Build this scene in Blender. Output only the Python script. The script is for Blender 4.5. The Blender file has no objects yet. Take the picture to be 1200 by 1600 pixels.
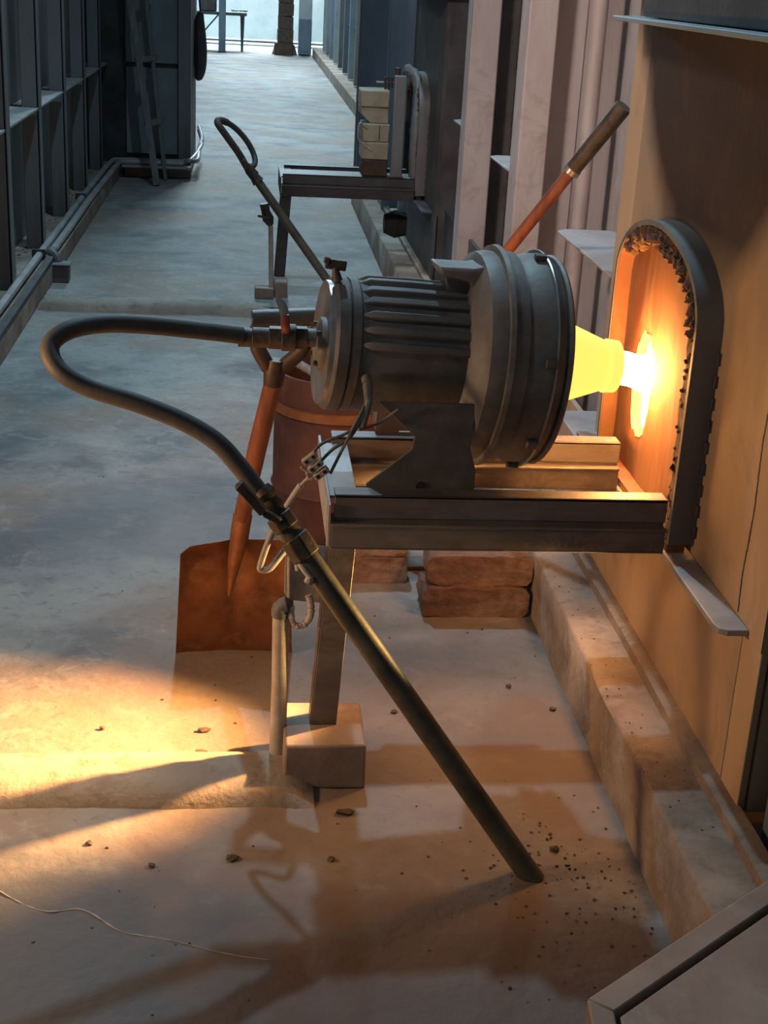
import bpy, bmesh, math, random
from mathutils import Vector, Matrix
R = math.radians
rnd = random.Random(7)

# ------------------------------------------------------------------ camera, light, exposure
scn = bpy.context.scene
scn.view_settings.view_transform = 'Standard'; scn.view_settings.look = 'None'
scn.view_settings.gamma = 1; scn.view_settings.use_curve_mapping = False
scn.view_settings.exposure = 0.12
COL = scn.collection
F_PX = 2200.0
CAM = Vector((0, 0, 1.6))
AX = (Vector((0.99473289, -0.01623059, 0.10120793)),      # world x, y, z rows over camera right, up, forward
      Vector((-0.08871582, 0.35824294, 0.92940384)),
      Vector((0.0513418, 0.93348731, -0.35491612)))
cd = bpy.data.cameras.new('camera'); cam = bpy.data.objects.new('camera', cd); COL.objects.link(cam)
cd.sensor_fit = 'VERTICAL'; cd.sensor_height = 24.0; cd.lens = 24.0 * F_PX / 1600.0
cd.clip_start = 0.05; cd.clip_end = 200
cam.matrix_world = Matrix(((AX[0][0], AX[0][1], -AX[0][2], CAM[0]),
                           (AX[1][0], AX[1][1], -AX[1][2], CAM[1]),
                           (AX[2][0], AX[2][1], -AX[2][2], CAM[2]), (0, 0, 0, 1)))
scn.camera = cam
def at(px, py, ax, v):
    """point on the plane (axis ax = v) that the photograph shows at pixel px, py"""
    c = Vector(((px - 600) / F_PX, (800 - py) / F_PX, 1))
    d = Vector([a.dot(c) for a in AX]); i = 'xyz'.index(ax)
    return CAM + d * ((v - CAM[i]) / d[i])

world = bpy.data.worlds.new('world'); scn.world = world; world.use_nodes = True
bg = world.node_tree.nodes['Background']
bg.inputs[0].default_value = (0.27, 0.42, 0.52, 1); bg.inputs[1].default_value = 0.17

def area(name, loc, target, size, power, color, sy=None):
    l = bpy.data.lights.new(name, 'AREA'); l.energy = power; l.color = color; l.size = size
    if sy: l.shape = 'RECTANGLE'; l.size_y = sy
    o = bpy.data.objects.new(name, l); COL.objects.link(o); o.location = loc
    o.rotation_euler = (Vector(target) - Vector(loc)).to_track_quat('-Z', 'Y').to_euler(); return o
area('high_bay_lamp', (0.15, 6.6, 5.9), (0.1, 2.6, 0), 0.13, 165, (0.50, 0.80, 1.0))
area('high_bay_lamp_far', (-0.1, 15, 5.5), (0, 15, 0), 0.9, 300, (0.60, 0.85, 1.0))
area('high_bay_lamp_farthest', (0.0, 24, 5.5), (0, 24, 0), 1.2, 420, (0.62, 0.86, 1.0))
area('daylight_end', (0.0, 35.0, 5.5), (0.0, 34.2, 0), 5.0, 1900, (0.72, 0.9, 1.0), 3)
area('opposite_burner_port', (-1.25, 2.35, 0.85), (0.9, 2.5, 0.55), 0.22, 15, (1.0, 0.56, 0.27))
hl = area('hall_fill_near', (-2.4, 1.2, 4.2), (1.0, 5.4, 1.1), 0.6, 19, (1.0, 0.84, 0.80)); hl.data.spread = R(50)  # added fill from the camera side, brightens the right columns
sp = bpy.data.lights.new('port_beam', 'SPOT'); sp.energy = 1150; sp.color = (1.0, 0.47, 0.14); sp.spot_size = R(44); sp.spot_blend = 1.0; sp.shadow_soft_size = 0.02
so = bpy.data.objects.new('port_beam', sp); COL.objects.link(so); so.location = (0.85, 2.91, 0.735)
so.rotation_euler = (Vector((-0.85, 2.60, 0.0)) - so.location).to_track_quat('-Z', 'Y').to_euler()

sp2 = bpy.data.lights.new('pipe_edge_spot', 'SPOT'); sp2.energy = 85; sp2.color = (1.0, 0.60, 0.22); sp2.spot_size = R(46); sp2.spot_blend = 0.9; sp2.shadow_soft_size = 0.02  # added spot without a visible source, lights the leaning pipe's edge
so2 = bpy.data.objects.new('pipe_edge_spot', sp2); COL.objects.link(so2); so2.location = (0.80, 2.602, 0.495)
so2.rotation_euler = (Vector((0.12, 2.53, 0.42)) - so2.location).to_track_quat('-Z', 'Y').to_euler()

# ------------------------------------------------------------------ materials
def mat(name, c1, c2=None, scale=6, rough=0.75, metal=0.0, bump=0.25, fine=60, c3=None, s3=1.6, stretch=None, ramp=(0.4, 0.62), ramp3=(0.5, 0.66), dist=0.003):
    m = bpy.data.materials.new(name); m.use_nodes = True
    nt = m.node_tree; N = nt.nodes; L = nt.links; b = N['Principled BSDF']
    tc = N.new('ShaderNodeTexCoord'); mp = N.new('ShaderNodeMapping'); L.new(tc.outputs['Object'], mp.inputs[0])
    if stretch: mp.inputs['Scale'].default_value = stretch
    def noise(s, det=8):
        n = N.new('ShaderNodeTexNoise'); n.inputs['Scale'].default_value = s; n.inputs['Detail'].default_value = det
        n.inputs['Roughness'].default_value = 0.62; L.new(mp.outputs[0], n.inputs['Vector']); return n
    def rampn(src, a, bb):
        r = N.new('ShaderNodeMapRange'); r.inputs[1].default_value = a; r.inputs[2].default_value = bb; L.new(src.outputs['Fac'], r.inputs[0]); return r
    def mix(fac, a, bcol):
        x = N.new('ShaderNodeMix'); x.data_type = 'RGBA'; L.new(fac, x.inputs[0])
        if hasattr(a, 'default_value'): L.new(a, x.inputs[6])
        else: x.inputs[6].default_value = (*a, 1)
        x.inputs[7].default_value = (*bcol, 1); return x.outputs[2]
    col = None
    if c2:
        r = rampn(noise(scale), *ramp); col = mix(r.outputs[0], c1, c2)
    if c3:
        r = rampn(noise(s3), *ramp3); col = mix(r.outputs[0], col if col else c1, c3)
    if col: L.new(col, b.inputs['Base Color'])
    else: b.inputs['Base Color'].default_value = (*c1, 1)
    b.inputs['Roughness'].default_value = rough; b.inputs['Metallic'].default_value = metal
    if bump:
        bn = N.new('ShaderNodeBump'); bn.inputs['Strength'].default_value = bump; bn.inputs['Distance'].default_value = dist
        L.new(noise(fine).outputs['Fac'], bn.inputs['Height']); L.new(bn.outputs[0], b.inputs['Normal'])
    m['_col'] = 1
    return m
def emit(name, color, strength):
    m = bpy.data.materials.new(name); m.use_nodes = True; b = m.node_tree.nodes['Principled BSDF']
    b.inputs['Base Color'].default_value = (0, 0, 0, 1); b.inputs['Emission Color'].default_value = (*color, 1)
    b.inputs['Emission Strength'].default_value = strength; return m

M = {}
M['floor'] = mat('floor_concrete', (0.29, 0.29, 0.275), (0.135, 0.135, 0.14), 2.0, 0.72, bump=0.8, fine=22, c3=(0.26, 0.20, 0.155), s3=1.1, ramp=(0.43, 0.60), ramp3=(0.47, 0.60), dist=0.006)
M['mortar'] = mat('mortar', (0.36, 0.31, 0.26), (0.27, 0.23, 0.19), 5, 0.85, bump=0.7, fine=30, dist=0.008)
M['kerb'] = mat('kerb_concrete', (0.33, 0.255, 0.195), (0.20, 0.14, 0.10), 4, 0.85, bump=0.6, fine=40, c3=(0.40, 0.35, 0.30), s3=2.2, dist=0.005)
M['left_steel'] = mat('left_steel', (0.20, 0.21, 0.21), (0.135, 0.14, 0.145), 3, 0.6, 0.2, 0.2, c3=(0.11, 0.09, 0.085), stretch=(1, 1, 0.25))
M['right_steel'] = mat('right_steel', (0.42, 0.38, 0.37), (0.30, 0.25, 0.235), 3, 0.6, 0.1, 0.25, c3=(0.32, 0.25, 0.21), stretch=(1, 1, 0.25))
M['dark_steel'] = mat('dark_steel', (0.085, 0.085, 0.09), (0.045, 0.042, 0.04), 4, 0.55, 0.3, 0.25)
M['blue_steel'] = mat('blue_steel', (0.15, 0.20, 0.26), (0.10, 0.13, 0.165), 3, 0.5, 0.3, 0.15, stretch=(1, 1, 0.3))
M['cabinet'] = mat('cabinet_paint', (0.24, 0.30, 0.31), (0.19, 0.24, 0.25), 3, 0.55, 0.1, 0.1)
M['black'] = mat('soot_black', (0.015, 0.014, 0.014), (0.03, 0.026, 0.024), 8, 0.85, 0, 0.4)
M['pale_steel'] = mat('pale_steel', (0.42, 0.41, 0.41), (0.30, 0.28, 0.27), 6, 0.5, 0.2, 0.2)
M['rail'] = mat('rail_steel', (0.21, 0.185, 0.18), (0.12, 0.095, 0.085), 9, 0.5, 0.35, 0.35, stretch=(0.25, 1, 1))
M['casing'] = mat('dusty_casing', (0.15, 0.15, 0.145), (0.07, 0.062, 0.055), 7, 0.6, 0.25, 0.3, c3=(0.11, 0.10, 0.095), s3=3)
M['casing_pale'] = mat('housing_casing', (0.22, 0.215, 0.205), (0.11, 0.098, 0.085), 5, 0.55, 0.25, 0.3, c3=(0.14, 0.12, 0.10), s3=3)
M['foot'] = mat('foot_plate', (0.115, 0.115, 0.115), (0.07, 0.066, 0.062), 9, 0.6, 0.2, 0.3)
M['bright_steel'] = mat('bright_steel', (0.5, 0.49, 0.48), (0.3, 0.29, 0.28), 12, 0.32, 0.8, 0.1)
M['cone'] = mat('cone_metal', (0.62, 0.52, 0.36), (0.50, 0.40, 0.25), 9, 0.5, 0.15, 0.1)
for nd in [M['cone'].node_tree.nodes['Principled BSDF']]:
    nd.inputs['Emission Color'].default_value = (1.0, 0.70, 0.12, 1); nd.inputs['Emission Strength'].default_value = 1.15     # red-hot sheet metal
M['rubber'] = mat('rubber_hose', (0.060, 0.056, 0.055), (0.115, 0.10, 0.095), 8, 0.62, 0, 0.25, ramp=(0.45, 0.7))
M['oily'] = mat('oily_iron', (0.045, 0.037, 0.030), (0.10, 0.075, 0.055), 18, 0.5, 0.35, 0.5, dist=0.004)
M['pipe_rod'] = mat('olive_pipe', (0.062, 0.058, 0.045), (0.12, 0.105, 0.075), 10, 0.5, 0.25, 0.3)
M['conduit'] = mat('conduit', (0.50, 0.46, 0.40), (0.36, 0.31, 0.26), 12, 0.55, 0, 0.3)
M['cable'] = mat('white_cable', (0.42, 0.38, 0.34), (0.30, 0.26, 0.23), 20, 0.6, 0, 0.1)
M['wire'] = mat('grey_wire', (0.16, 0.155, 0.15), (0.10, 0.095, 0.09), 20, 0.6)
M['wood'] = mat('red_wood', (0.24, 0.072, 0.03), (0.13, 0.035, 0.016), 7, 0.5, 0, 0.3, stretch=(4, 4, 0.6))
M['old_wood'] = mat('grey_wood', (0.22, 0.22, 0.21), (0.14, 0.14, 0.135), 9, 0.85, 0, 0.5, stretch=(3, 3, 0.4))
M['rust'] = mat('rust', (0.105, 0.036, 0.024), (0.05, 0.02, 0.014), 5, 0.75, 0.1, 0.5, c3=(0.155, 0.072, 0.05), s3=3)
M['rust_blade'] = mat('rusty_blade', (0.25, 0.105, 0.045), (0.13, 0.05, 0.022), 7, 0.5, 0.45, 0.3, c3=(0.33, 0.16, 0.07), s3=4)
M['drum_in'] = mat('drum_inside', (0.02, 0.012, 0.01), (0.04, 0.02, 0.015), 8, 0.9)
M['brick'] = mat('red_brick', (0.22, 0.125, 0.095), (0.13, 0.07, 0.052), 14, 0.92, 0, 1.0, fine=60, c3=(0.31, 0.22, 0.18), s3=6, dist=0.008)
M['fire_brick'] = mat('buff_brick', (0.40, 0.35, 0.26), (0.30, 0.25, 0.18), 7, 0.9, 0, 0.6, fine=40)
M['block'] = mat('concrete_block', (0.33, 0.26, 0.22), (0.25, 0.19, 0.16), 12, 0.85, 0, 0.4)
M['grip'] = mat('black_grip', (0.018, 0.02, 0.022), (0.035, 0.035, 0.035), 10, 0.45, 0, 0.1)
M['yoke'] = mat('yoke_iron', (0.085, 0.055, 0.04), (0.05, 0.032, 0.025), 14, 0.5, 0.4, 0.4)
M['red_plastic'] = mat('red_lever', (0.22, 0.05, 0.045), (0.12, 0.03, 0.03), 14, 0.4)
M['crust'] = mat('burnt_crust', (0.07, 0.035, 0.022), (0.17, 0.09, 0.06), 30, 0.95, 0, 1.0, fine=60, dist=0.01)
M['port'] = mat('heated_clay', (0.17, 0.085, 0.042), (0.15, 0.045, 0.02), 5, 0.85, 0, 0.4, c3=(0.20, 0.115, 0.06), s3=6, stretch=(1, 1.6, 0.35))
M['lamp_wall'] = mat('far_plaster', (0.42, 0.46, 0.46), (0.32, 0.36, 0.36), 1.2, 0.9, 0, 0.1)
M['stone'] = mat('dark_stone', (0.06, 0.045, 0.035), (0.16, 0.12, 0.09), 30, 0.95, 0, 0.6)
M['vein'] = mat('pale_filler', (0.42, 0.38, 0.34), (0.33, 0.29, 0.26), 20, 0.9, 0, 0.4)
M['connector'] = mat('connector_plastic', (0.40, 0.37, 0.33), (0.30, 0.27, 0.24), 30, 0.4)
M['hole'] = mat('dark_hole', (0.01, 0.01, 0.01), bump=0)
M['cover'] = mat('cover_plate', (0.30, 0.215, 0.17), (0.20, 0.135, 0.10), 3.0, 0.7, 0.05, 0.25, c3=(0.21, 0.15, 0.115), s3=2)
M['flame'] = emit('flame', (1.0, 0.43, 0.12), 105)
M['hot_lip'] = emit('hot_lip', (1.0, 0.42, 0.08), 3.0)
M['fire'] = emit('furnace_fire', (1.0, 0.52, 0.13), 9)

# fine mottling over concrete: specks and small scuffs
def mottle(m, scale, colr, lo, hi, amt):
    nt = m.node_tree; N = nt.nodes; L = nt.links; b = N['Principled BSDF']; src = b.inputs['Base Color'].links[0].from_socket
    tc = N.new('ShaderNodeTexCoord'); nz = N.new('ShaderNodeTexNoise'); nz.inputs['Scale'].default_value = scale; nz.inputs['Detail'].default_value = 10; nz.inputs['Roughness'].default_value = 0.7
    nz.inputs['Distortion'].default_value = 0.6; L.new(tc.outputs['Object'], nz.inputs['Vector'])
    mr = N.new('ShaderNodeMapRange'); mr.inputs[1].default_value = lo; mr.inputs[2].default_value = hi; mr.inputs[4].default_value = amt; L.new(nz.outputs['Fac'], mr.inputs[0])
    mx = N.new('ShaderNodeMix'); mx.data_type = 'RGBA'; L.new(mr.outputs[0], mx.inputs[0]); L.new(src, mx.inputs[6]); mx.inputs[7].default_value = (*colr, 1); L.new(mx.outputs[2], b.inputs['Base Color'])
mottle(M['floor'], 9, (0.37, 0.34, 0.31), 0.52, 0.66, 0.55)
mottle(M['floor'], 24, (0.11, 0.085, 0.07), 0.55, 0.70, 0.6)
mottle(M['kerb'], 14, (0.12, 0.08, 0.055), 0.52, 0.68, 0.6)
mottle(M['mortar'], 18, (0.16, 0.11, 0.08), 0.52, 0.68, 0.6)
mottle(M['casing'], 9, (0.24, 0.22, 0.20), 0.55, 0.72, 0.5)
mottle(M['casing_pale'], 7, (0.30, 0.27, 0.24), 0.53, 0.70, 0.5)
mottle(M['right_steel'], 6, (0.20, 0.13, 0.10), 0.52, 0.70, 0.55)
mottle(M['rust_blade'], 16, (0.40, 0.24, 0.14), 0.56, 0.72, 0.5)
mottle(M['rail'], 14, (0.33, 0.28, 0.26), 0.52, 0.70, 0.5)
mottle(M['cover'], 6, (0.36, 0.29, 0.245), 0.50, 0.66, 0.6)
# floor: dark slate patch near left; brown dust plus painted shadow near right
def stain_shade(m, cx, cy, rx, ry, colr, amt, edge=3.0):
    nt = m.node_tree; N = nt.nodes; L = nt.links; b = N['Principled BSDF']; src = b.inputs['Base Color'].links[0].from_socket
    geo = N.new('ShaderNodeNewGeometry'); mp = N.new('ShaderNodeMapping'); mp.vector_type = 'POINT'
    mp.inputs['Location'].default_value = (-cx / rx, -cy / ry, 0); mp.inputs['Scale'].default_value = (1 / rx, 1 / ry, 0); L.new(geo.outputs['Position'], mp.inputs[0])
    nz = N.new('ShaderNodeTexNoise'); nz.inputs['Scale'].default_value = 5; nz.inputs['Detail'].default_value = 9; L.new(geo.outputs['Position'], nz.inputs['Vector'])
    ln = N.new('ShaderNodeVectorMath'); ln.operation = 'LENGTH'; L.new(mp.outputs[0], ln.inputs[0])
    a = N.new('ShaderNodeMath'); a.operation = 'MULTIPLY_ADD'; L.new(nz.outputs['Fac'], a.inputs[0]); a.inputs[1].default_value = 1.3; L.new(ln.outputs['Value'], a.inputs[2])
    mr = N.new('ShaderNodeMapRange'); mr.inputs[1].default_value = 1.75; mr.inputs[2].default_value = 1.75 - 1.0 / edge; mr.inputs[3].default_value = 0; mr.inputs[4].default_value = amt; L.new(a.outputs[0], mr.inputs[0])
    mx = N.new('ShaderNodeMix'); mx.data_type = 'RGBA'; L.new(mr.outputs[0], mx.inputs[0]); L.new(src, mx.inputs[6]); mx.inputs[7].default_value = (*colr, 1); L.new(mx.outputs[2], b.inputs['Base Color'])
stain_shade(M['floor'], -0.42, 1.93, 0.80, 0.42, (0.075, 0.080, 0.090), 0.88)
stain_shade(M['floor'], 0.50, 1.80, 0.62, 0.42, (0.115, 0.070, 0.050), 0.9)  # brown dust, with the shadow of rail and motor painted in
stain_shade(M['floor'], 0.68, 2.66, 0.16, 0.28, (0.15, 0.085, 0.05), 0.6)  # square cast shadow beside the kerb, put into the floor colour
stain_shade(M['floor'], 0.35, 2.75, 0.75, 0.75, (0.215, 0.15, 0.11), 0.55)
stain_shade(M['floor'], -0.25, 4.1, 0.45, 0.40, (0.14, 0.15, 0.165), 0.6)

# furnace jacket: painted steel with a brown-black area above the port
m = M['jacket'] = mat('jacket_steel', (0.56, 0.40, 0.25), (0.44, 0.28, 0.16), 2.5, 0.62, 0.15, 0.25, c3=(0.36, 0.26, 0.175), s3=1.5, stretch=(1, 1, 0.3))
nt = m.node_tree; N = nt.nodes; L = nt.links; b = N['Principled BSDF']
src = b.inputs['Base Color'].links[0].from_socket
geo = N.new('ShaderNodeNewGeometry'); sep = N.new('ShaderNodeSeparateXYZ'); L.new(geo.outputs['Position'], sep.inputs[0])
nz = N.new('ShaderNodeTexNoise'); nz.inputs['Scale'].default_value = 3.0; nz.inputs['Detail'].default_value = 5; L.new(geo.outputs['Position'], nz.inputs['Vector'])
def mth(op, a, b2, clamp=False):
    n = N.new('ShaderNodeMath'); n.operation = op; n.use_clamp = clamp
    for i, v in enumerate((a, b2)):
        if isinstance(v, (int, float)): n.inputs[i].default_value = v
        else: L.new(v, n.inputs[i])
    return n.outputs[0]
# dark area: starts above the arch and widens upwards
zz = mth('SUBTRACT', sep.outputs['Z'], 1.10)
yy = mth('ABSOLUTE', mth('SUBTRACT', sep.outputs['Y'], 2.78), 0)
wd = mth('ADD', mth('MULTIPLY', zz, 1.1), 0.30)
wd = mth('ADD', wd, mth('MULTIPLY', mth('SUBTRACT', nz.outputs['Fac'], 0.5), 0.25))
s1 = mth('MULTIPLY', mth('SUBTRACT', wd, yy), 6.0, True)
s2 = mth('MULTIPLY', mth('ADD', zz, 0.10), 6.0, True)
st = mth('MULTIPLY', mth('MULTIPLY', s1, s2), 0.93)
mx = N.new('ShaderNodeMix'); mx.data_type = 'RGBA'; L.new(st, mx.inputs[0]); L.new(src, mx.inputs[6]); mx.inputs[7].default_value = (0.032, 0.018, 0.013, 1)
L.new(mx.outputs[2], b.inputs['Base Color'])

mottle(M['jacket'], 5, (0.22, 0.10, 0.045), 0.54, 0.74, 0.45)

# ------------------------------------------------------------------ mesh helpers
class MB:
    def __init__(s): s.v = []; s.f = []
    def add(s, vs, fs):
        o = len(s.v); s.v += [Vector(v) for v in vs]; s.f += [tuple(i + o for i in f) for f in fs]; return s
    def box(s, x0, y0, z0, x1, y1, z1):
        vs = [(x, y, z) for z in (z0, z1) for y in (y0, y1) for x in (x0, x1)]
        return s.add(vs, [(0, 2, 3, 1), (4, 5, 7, 6), (0, 1, 5, 4), (2, 6, 7, 3), (0, 4, 6, 2), (1, 3, 7, 5)])
    def slab(s, c, ux, uy, uz):          # box from a centre and three half vectors
        c, ux, uy, uz = map(Vector, (c, ux, uy, uz))
        vs = [c + ux * i + uy * j + uz * k for k in (-1, 1) for j in (-1, 1) for i in (-1, 1)]
        return s.add(vs, [(0, 2, 3, 1), (4, 5, 7, 6), (0, 1, 5, 4), (2, 6, 7, 3), (0, 4, 6, 2), (1, 3, 7, 5)])
    def bar(s, p0, p1, w, h, up=(0, 0, 1)):
        p0, p1 = Vector(p0), Vector(p1); d = (p1 - p0); u = Vector(up)
        sx = d.cross(u).normalized(); uu = sx.cross(d).normalized()
        return s.slab((p0 + p1) / 2, d / 2, sx * w / 2, uu * h / 2)
    def tube(s, pts, r, n=12, caps=True, flat=1.0):
        pts = [Vector(p) for p in pts]; k = len(pts)
        rs = r if isinstance(r, (list, tuple)) else [r] * k
        t0 = (pts[1] - pts[0]).normalized(); ref = Vector((0, 0, 1)) if abs(t0.z) < 0.9 else Vector((0, 1, 0))
        a = t0.cross(ref).normalized(); vs = []; fs = []
        for i in range(k):
            t = (pts[min(i + 1, k - 1)] - pts[max(i - 1, 0)]).normalized()
            a = (a - t * a.dot(t)).normalized(); b = t.cross(a)
            for j in range(n):
                q = 2 * math.pi * j / n; vs.append(pts[i] + a * (math.cos(q) * rs[i]) + b * (math.sin(q) * rs[i] * flat))
        for i in range(k - 1):
            for j in range(n):
                j2 = (j + 1) % n; fs.append((i * n + j, i * n + j2, (i + 1) * n + j2, (i + 1) * n + j))
        if caps: fs.append(tuple(range(n - 1, -1, -1))); fs.append(tuple((k - 1) * n + j for j in range(n)))
        return s.add(vs, fs)
    def cyl(s, p0, p1, r0, r1=None, n=20, caps=True): return s.tube([p0, p1], [r0, r0 if r1 is None else r1], n, caps)
    def lathe(s, o, d, prof, n=48, caps=(True, True)):
        """profile of (distance along d, radius)"""
        o = Vector(o); d = Vector(d).normalized(); a = d.cross(Vector((0, 0, 1)))
        a = a.normalized() if a.length > 0.01 else Vector((1, 0, 0)); b = d.cross(a); vs = []; fs = []
        for t, r in prof:
            for j in range(n):
                q = 2 * math.pi * j / n; vs.append(o + d * t + a * (math.cos(q) * r) + b * (math.sin(q) * r))
        for i in range(len(prof) - 1):
            for j in range(n):
                j2 = (j + 1) % n; fs.append((i * n + j, i * n + j2, (i + 1) * n + j2, (i + 1) * n + j))
        if caps[0]: fs.append(tuple(range(n - 1, -1, -1)))
        if caps[1]: fs.append(tuple((len(prof) - 1) * n + j for j in range(n)))
        return s.add(vs, fs)
    def prism(s, pts, ext):
        """flat polygon pts pushed along ext"""
        pts = [Vector(p) for p in pts]; e = Vector(ext); n = len(pts)
        fs = [tuple(range(n)), tuple(range(2 * n - 1, n - 1, -1))] + [(i, i + n, (i + 1) % n + n, (i + 1) % n) for i in range(n)]
        return s.add(pts + [p + e for p in pts], fs)
    def jitter(s, a, seed=1):
        q = random.Random(seed); s.v = [v + Vector((q.uniform(-a, a), q.uniform(-a, a), q.uniform(-a, a))) for v in s.v]; return s
    def build(s, name, m, parent=None, bevel=0.0, sharp=32, segs=2):
        lo = [min(v[i] for v in s.v) for i in range(3)]; hi = [max(v[i] for v in s.v) for i in range(3)]
        o3 = Vector(((lo[0] + hi[0]) / 2, (lo[1] + hi[1]) / 2, lo[2]))
        me = bpy.data.meshes.new(name); me.from_pydata([v - o3 for v in s.v], [], s.f)
        bm = bmesh.new(); bm.from_mesh(me); bmesh.ops.recalc_face_normals(bm, faces=bm.faces)
        for e in bm.edges: e.smooth = len(e.link_faces) == 2 and e.calc_face_angle(0) < R(sharp)
        for f in bm.faces: f.smooth = True
        bm.to_mesh(me); bm.free(); me.materials.append(M[m] if isinstance(m, str) else m)
        ob = bpy.data.objects.new(name, me); COL.objects.link(ob)
        ob.location = o3 - (worldpos(parent) if parent else Vector())
        if parent: ob.parent = parent
        if bevel:
            bv = ob.modifiers.new('bevel', 'BEVEL'); bv.width = bevel; bv.segments = segs; bv.limit_method = 'ANGLE'; bv.angle_limit = R(40); bv.harden_normals = False
        return ob
def worldpos(o):
    p = Vector()
    while o: p += o.location; o = o.parent
    return p
def tag(o, label=None, cat=None, group=None, kind=None):
    for k, v in (('label', label), ('category', cat), ('group', group), ('kind', kind)):
        if v: o[k] = v
    return o
def thing(name, loc, label, cat, group=None):
    o = bpy.data.objects.new(name, None); COL.objects.link(o); o.location = loc; o.empty_display_size = 0.05
    return tag(o, label, cat, group)
def spline(pts, n=8):
    """Catmull-Rom through pts"""
    p = [Vector(q) for q in pts]; p = [p[0] * 2 - p[1]] + p + [p[-1] * 2 - p[-2]]; out = []
    for i in range(1, len(p) - 2):
        a, b, c, d = p[i - 1:i + 3]
        for k in range(n):
            t = k / n; out.append(0.5 * ((2 * b) + (c - a) * t + (2 * a - 5 * b + 4 * c - d) * t * t + (3 * b - a - 3 * c + d) * t ** 3))
    out.append(p[-2]); return out
def rock(c, r, seed, flat=0.6):
    q = random.Random(seed); bm = bmesh.new(); bmesh.ops.create_icosphere(bm, subdivisions=1, radius=1)
    vs = [Vector((v.co.x * r * q.uniform(.6, 1.25), v.co.y * r * q.uniform(.6, 1.25), v.co.z * r * flat * q.uniform(.6, 1.2))) + Vector(c) for v in bm.verts]
    fs = [tuple(v.index for v in f.verts) for f in bm.faces]; bm.free(); return vs, fs

XW = 0.92          # face of the furnace jacket, right
# ------------------------------------------------------------------ floor
from mathutils import noise as mn
def floor_h(x, y):
    return 0.0035 * mn.noise(Vector((x * 5, y * 5, 0))) + 0.002 * mn.noise(Vector((x * 17, y * 17, 3)))
xs = [-2.6 + 0.0 * i for i in range(1)]
fb = MB(); NX, NY = 110, 150
X = [-2.4 + 4.8 * i / NX for i in range(NX + 1)]
Y = [-1.5 + 2.0 * j / 12 for j in range(12)] + [0.5 + 7.5 * (j / 98) for j in range(98)] + [8.0 + 28 * ((j / 40) ** 1.3) for j in range(41)]
vs = [(x, y, floor_h(x, y) if y < 9 else 0) for y in Y for x in X]; w = NX + 1
fs = [(j * w + i, j * w + i + 1, (j + 1) * w + i + 1, (j + 1) * w + i) for j in range(len(Y) - 1) for i in range(NX)]
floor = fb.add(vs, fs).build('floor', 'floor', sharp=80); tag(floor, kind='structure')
def ridge(name, x0, x1, yc, wd, h, seed, mt, slope=0.0):
    b = MB(); nx, ny = 60, 14; vs = []
    for i in range(nx + 1):
        x = x0 + (x1 - x0) * i / nx
        for j in range(ny + 1):
            t = -1 + 2 * j / ny; w2 = wd * (1 + 0.12 * mn.noise(Vector((x * 4, seed, 0))) + 0.06 * mn.noise(Vector((x * 19, t, seed))))
            z = h * math.sqrt(max(0, 1 - abs(t) ** 2.6)) - 0.006 + 0.006 * mn.noise(Vector((x * 14, t * 2.2, seed))) * (1 - t * t)
            e = min(1, (x1 - x) / 0.06 + 0.25, (x - x0) / 0.05 + 0.4); vs.append((x, yc + t * w2 + slope * (x - x0), z * e))
    fs = [(i * (ny + 1) + j, (i + 1) * (ny + 1) + j, (i + 1) * (ny + 1) + j + 1, i * (ny + 1) + j + 1) for i in range(nx) for j in range(ny)]
    return b.add(vs, fs).build(name, mt, floor, sharp=70)
ridge('cable_ridge', -1.0, 0.16, 2.575, 0.105, 0.042, 1, 'mortar', 0.01)
ridge('cable_ridge', -1.0, 0.10, 6.96, 0.10, 0.055, 5, 'mortar')
# pale filler running along a crack in the near floor
pts = [at(-30, 1375, 'z', 0), at(20, 1405, 'z', 0), at(75, 1425, 'z', 0), at(130, 1422, 'z', 0), at(190, 1455, 'z', 0), at(245, 1465, 'z', 0), at(300, 1478, 'z', 0), at(350, 1490, 'z', 0), at(420, 1500, 'z', 0)]
pts = [p + Vector((0, 0, floor_h(p.x, p.y) + 0.0005)) for p in spline(pts, 6)]
MB().tube(pts, [0.004 * (1.2 - i / len(pts)) * rnd.uniform(.1, 1.1) * 0.6 + 0.0003 for i in range(len(pts))], 6, flat=1).build('crack_filler', 'vein', floor)
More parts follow.
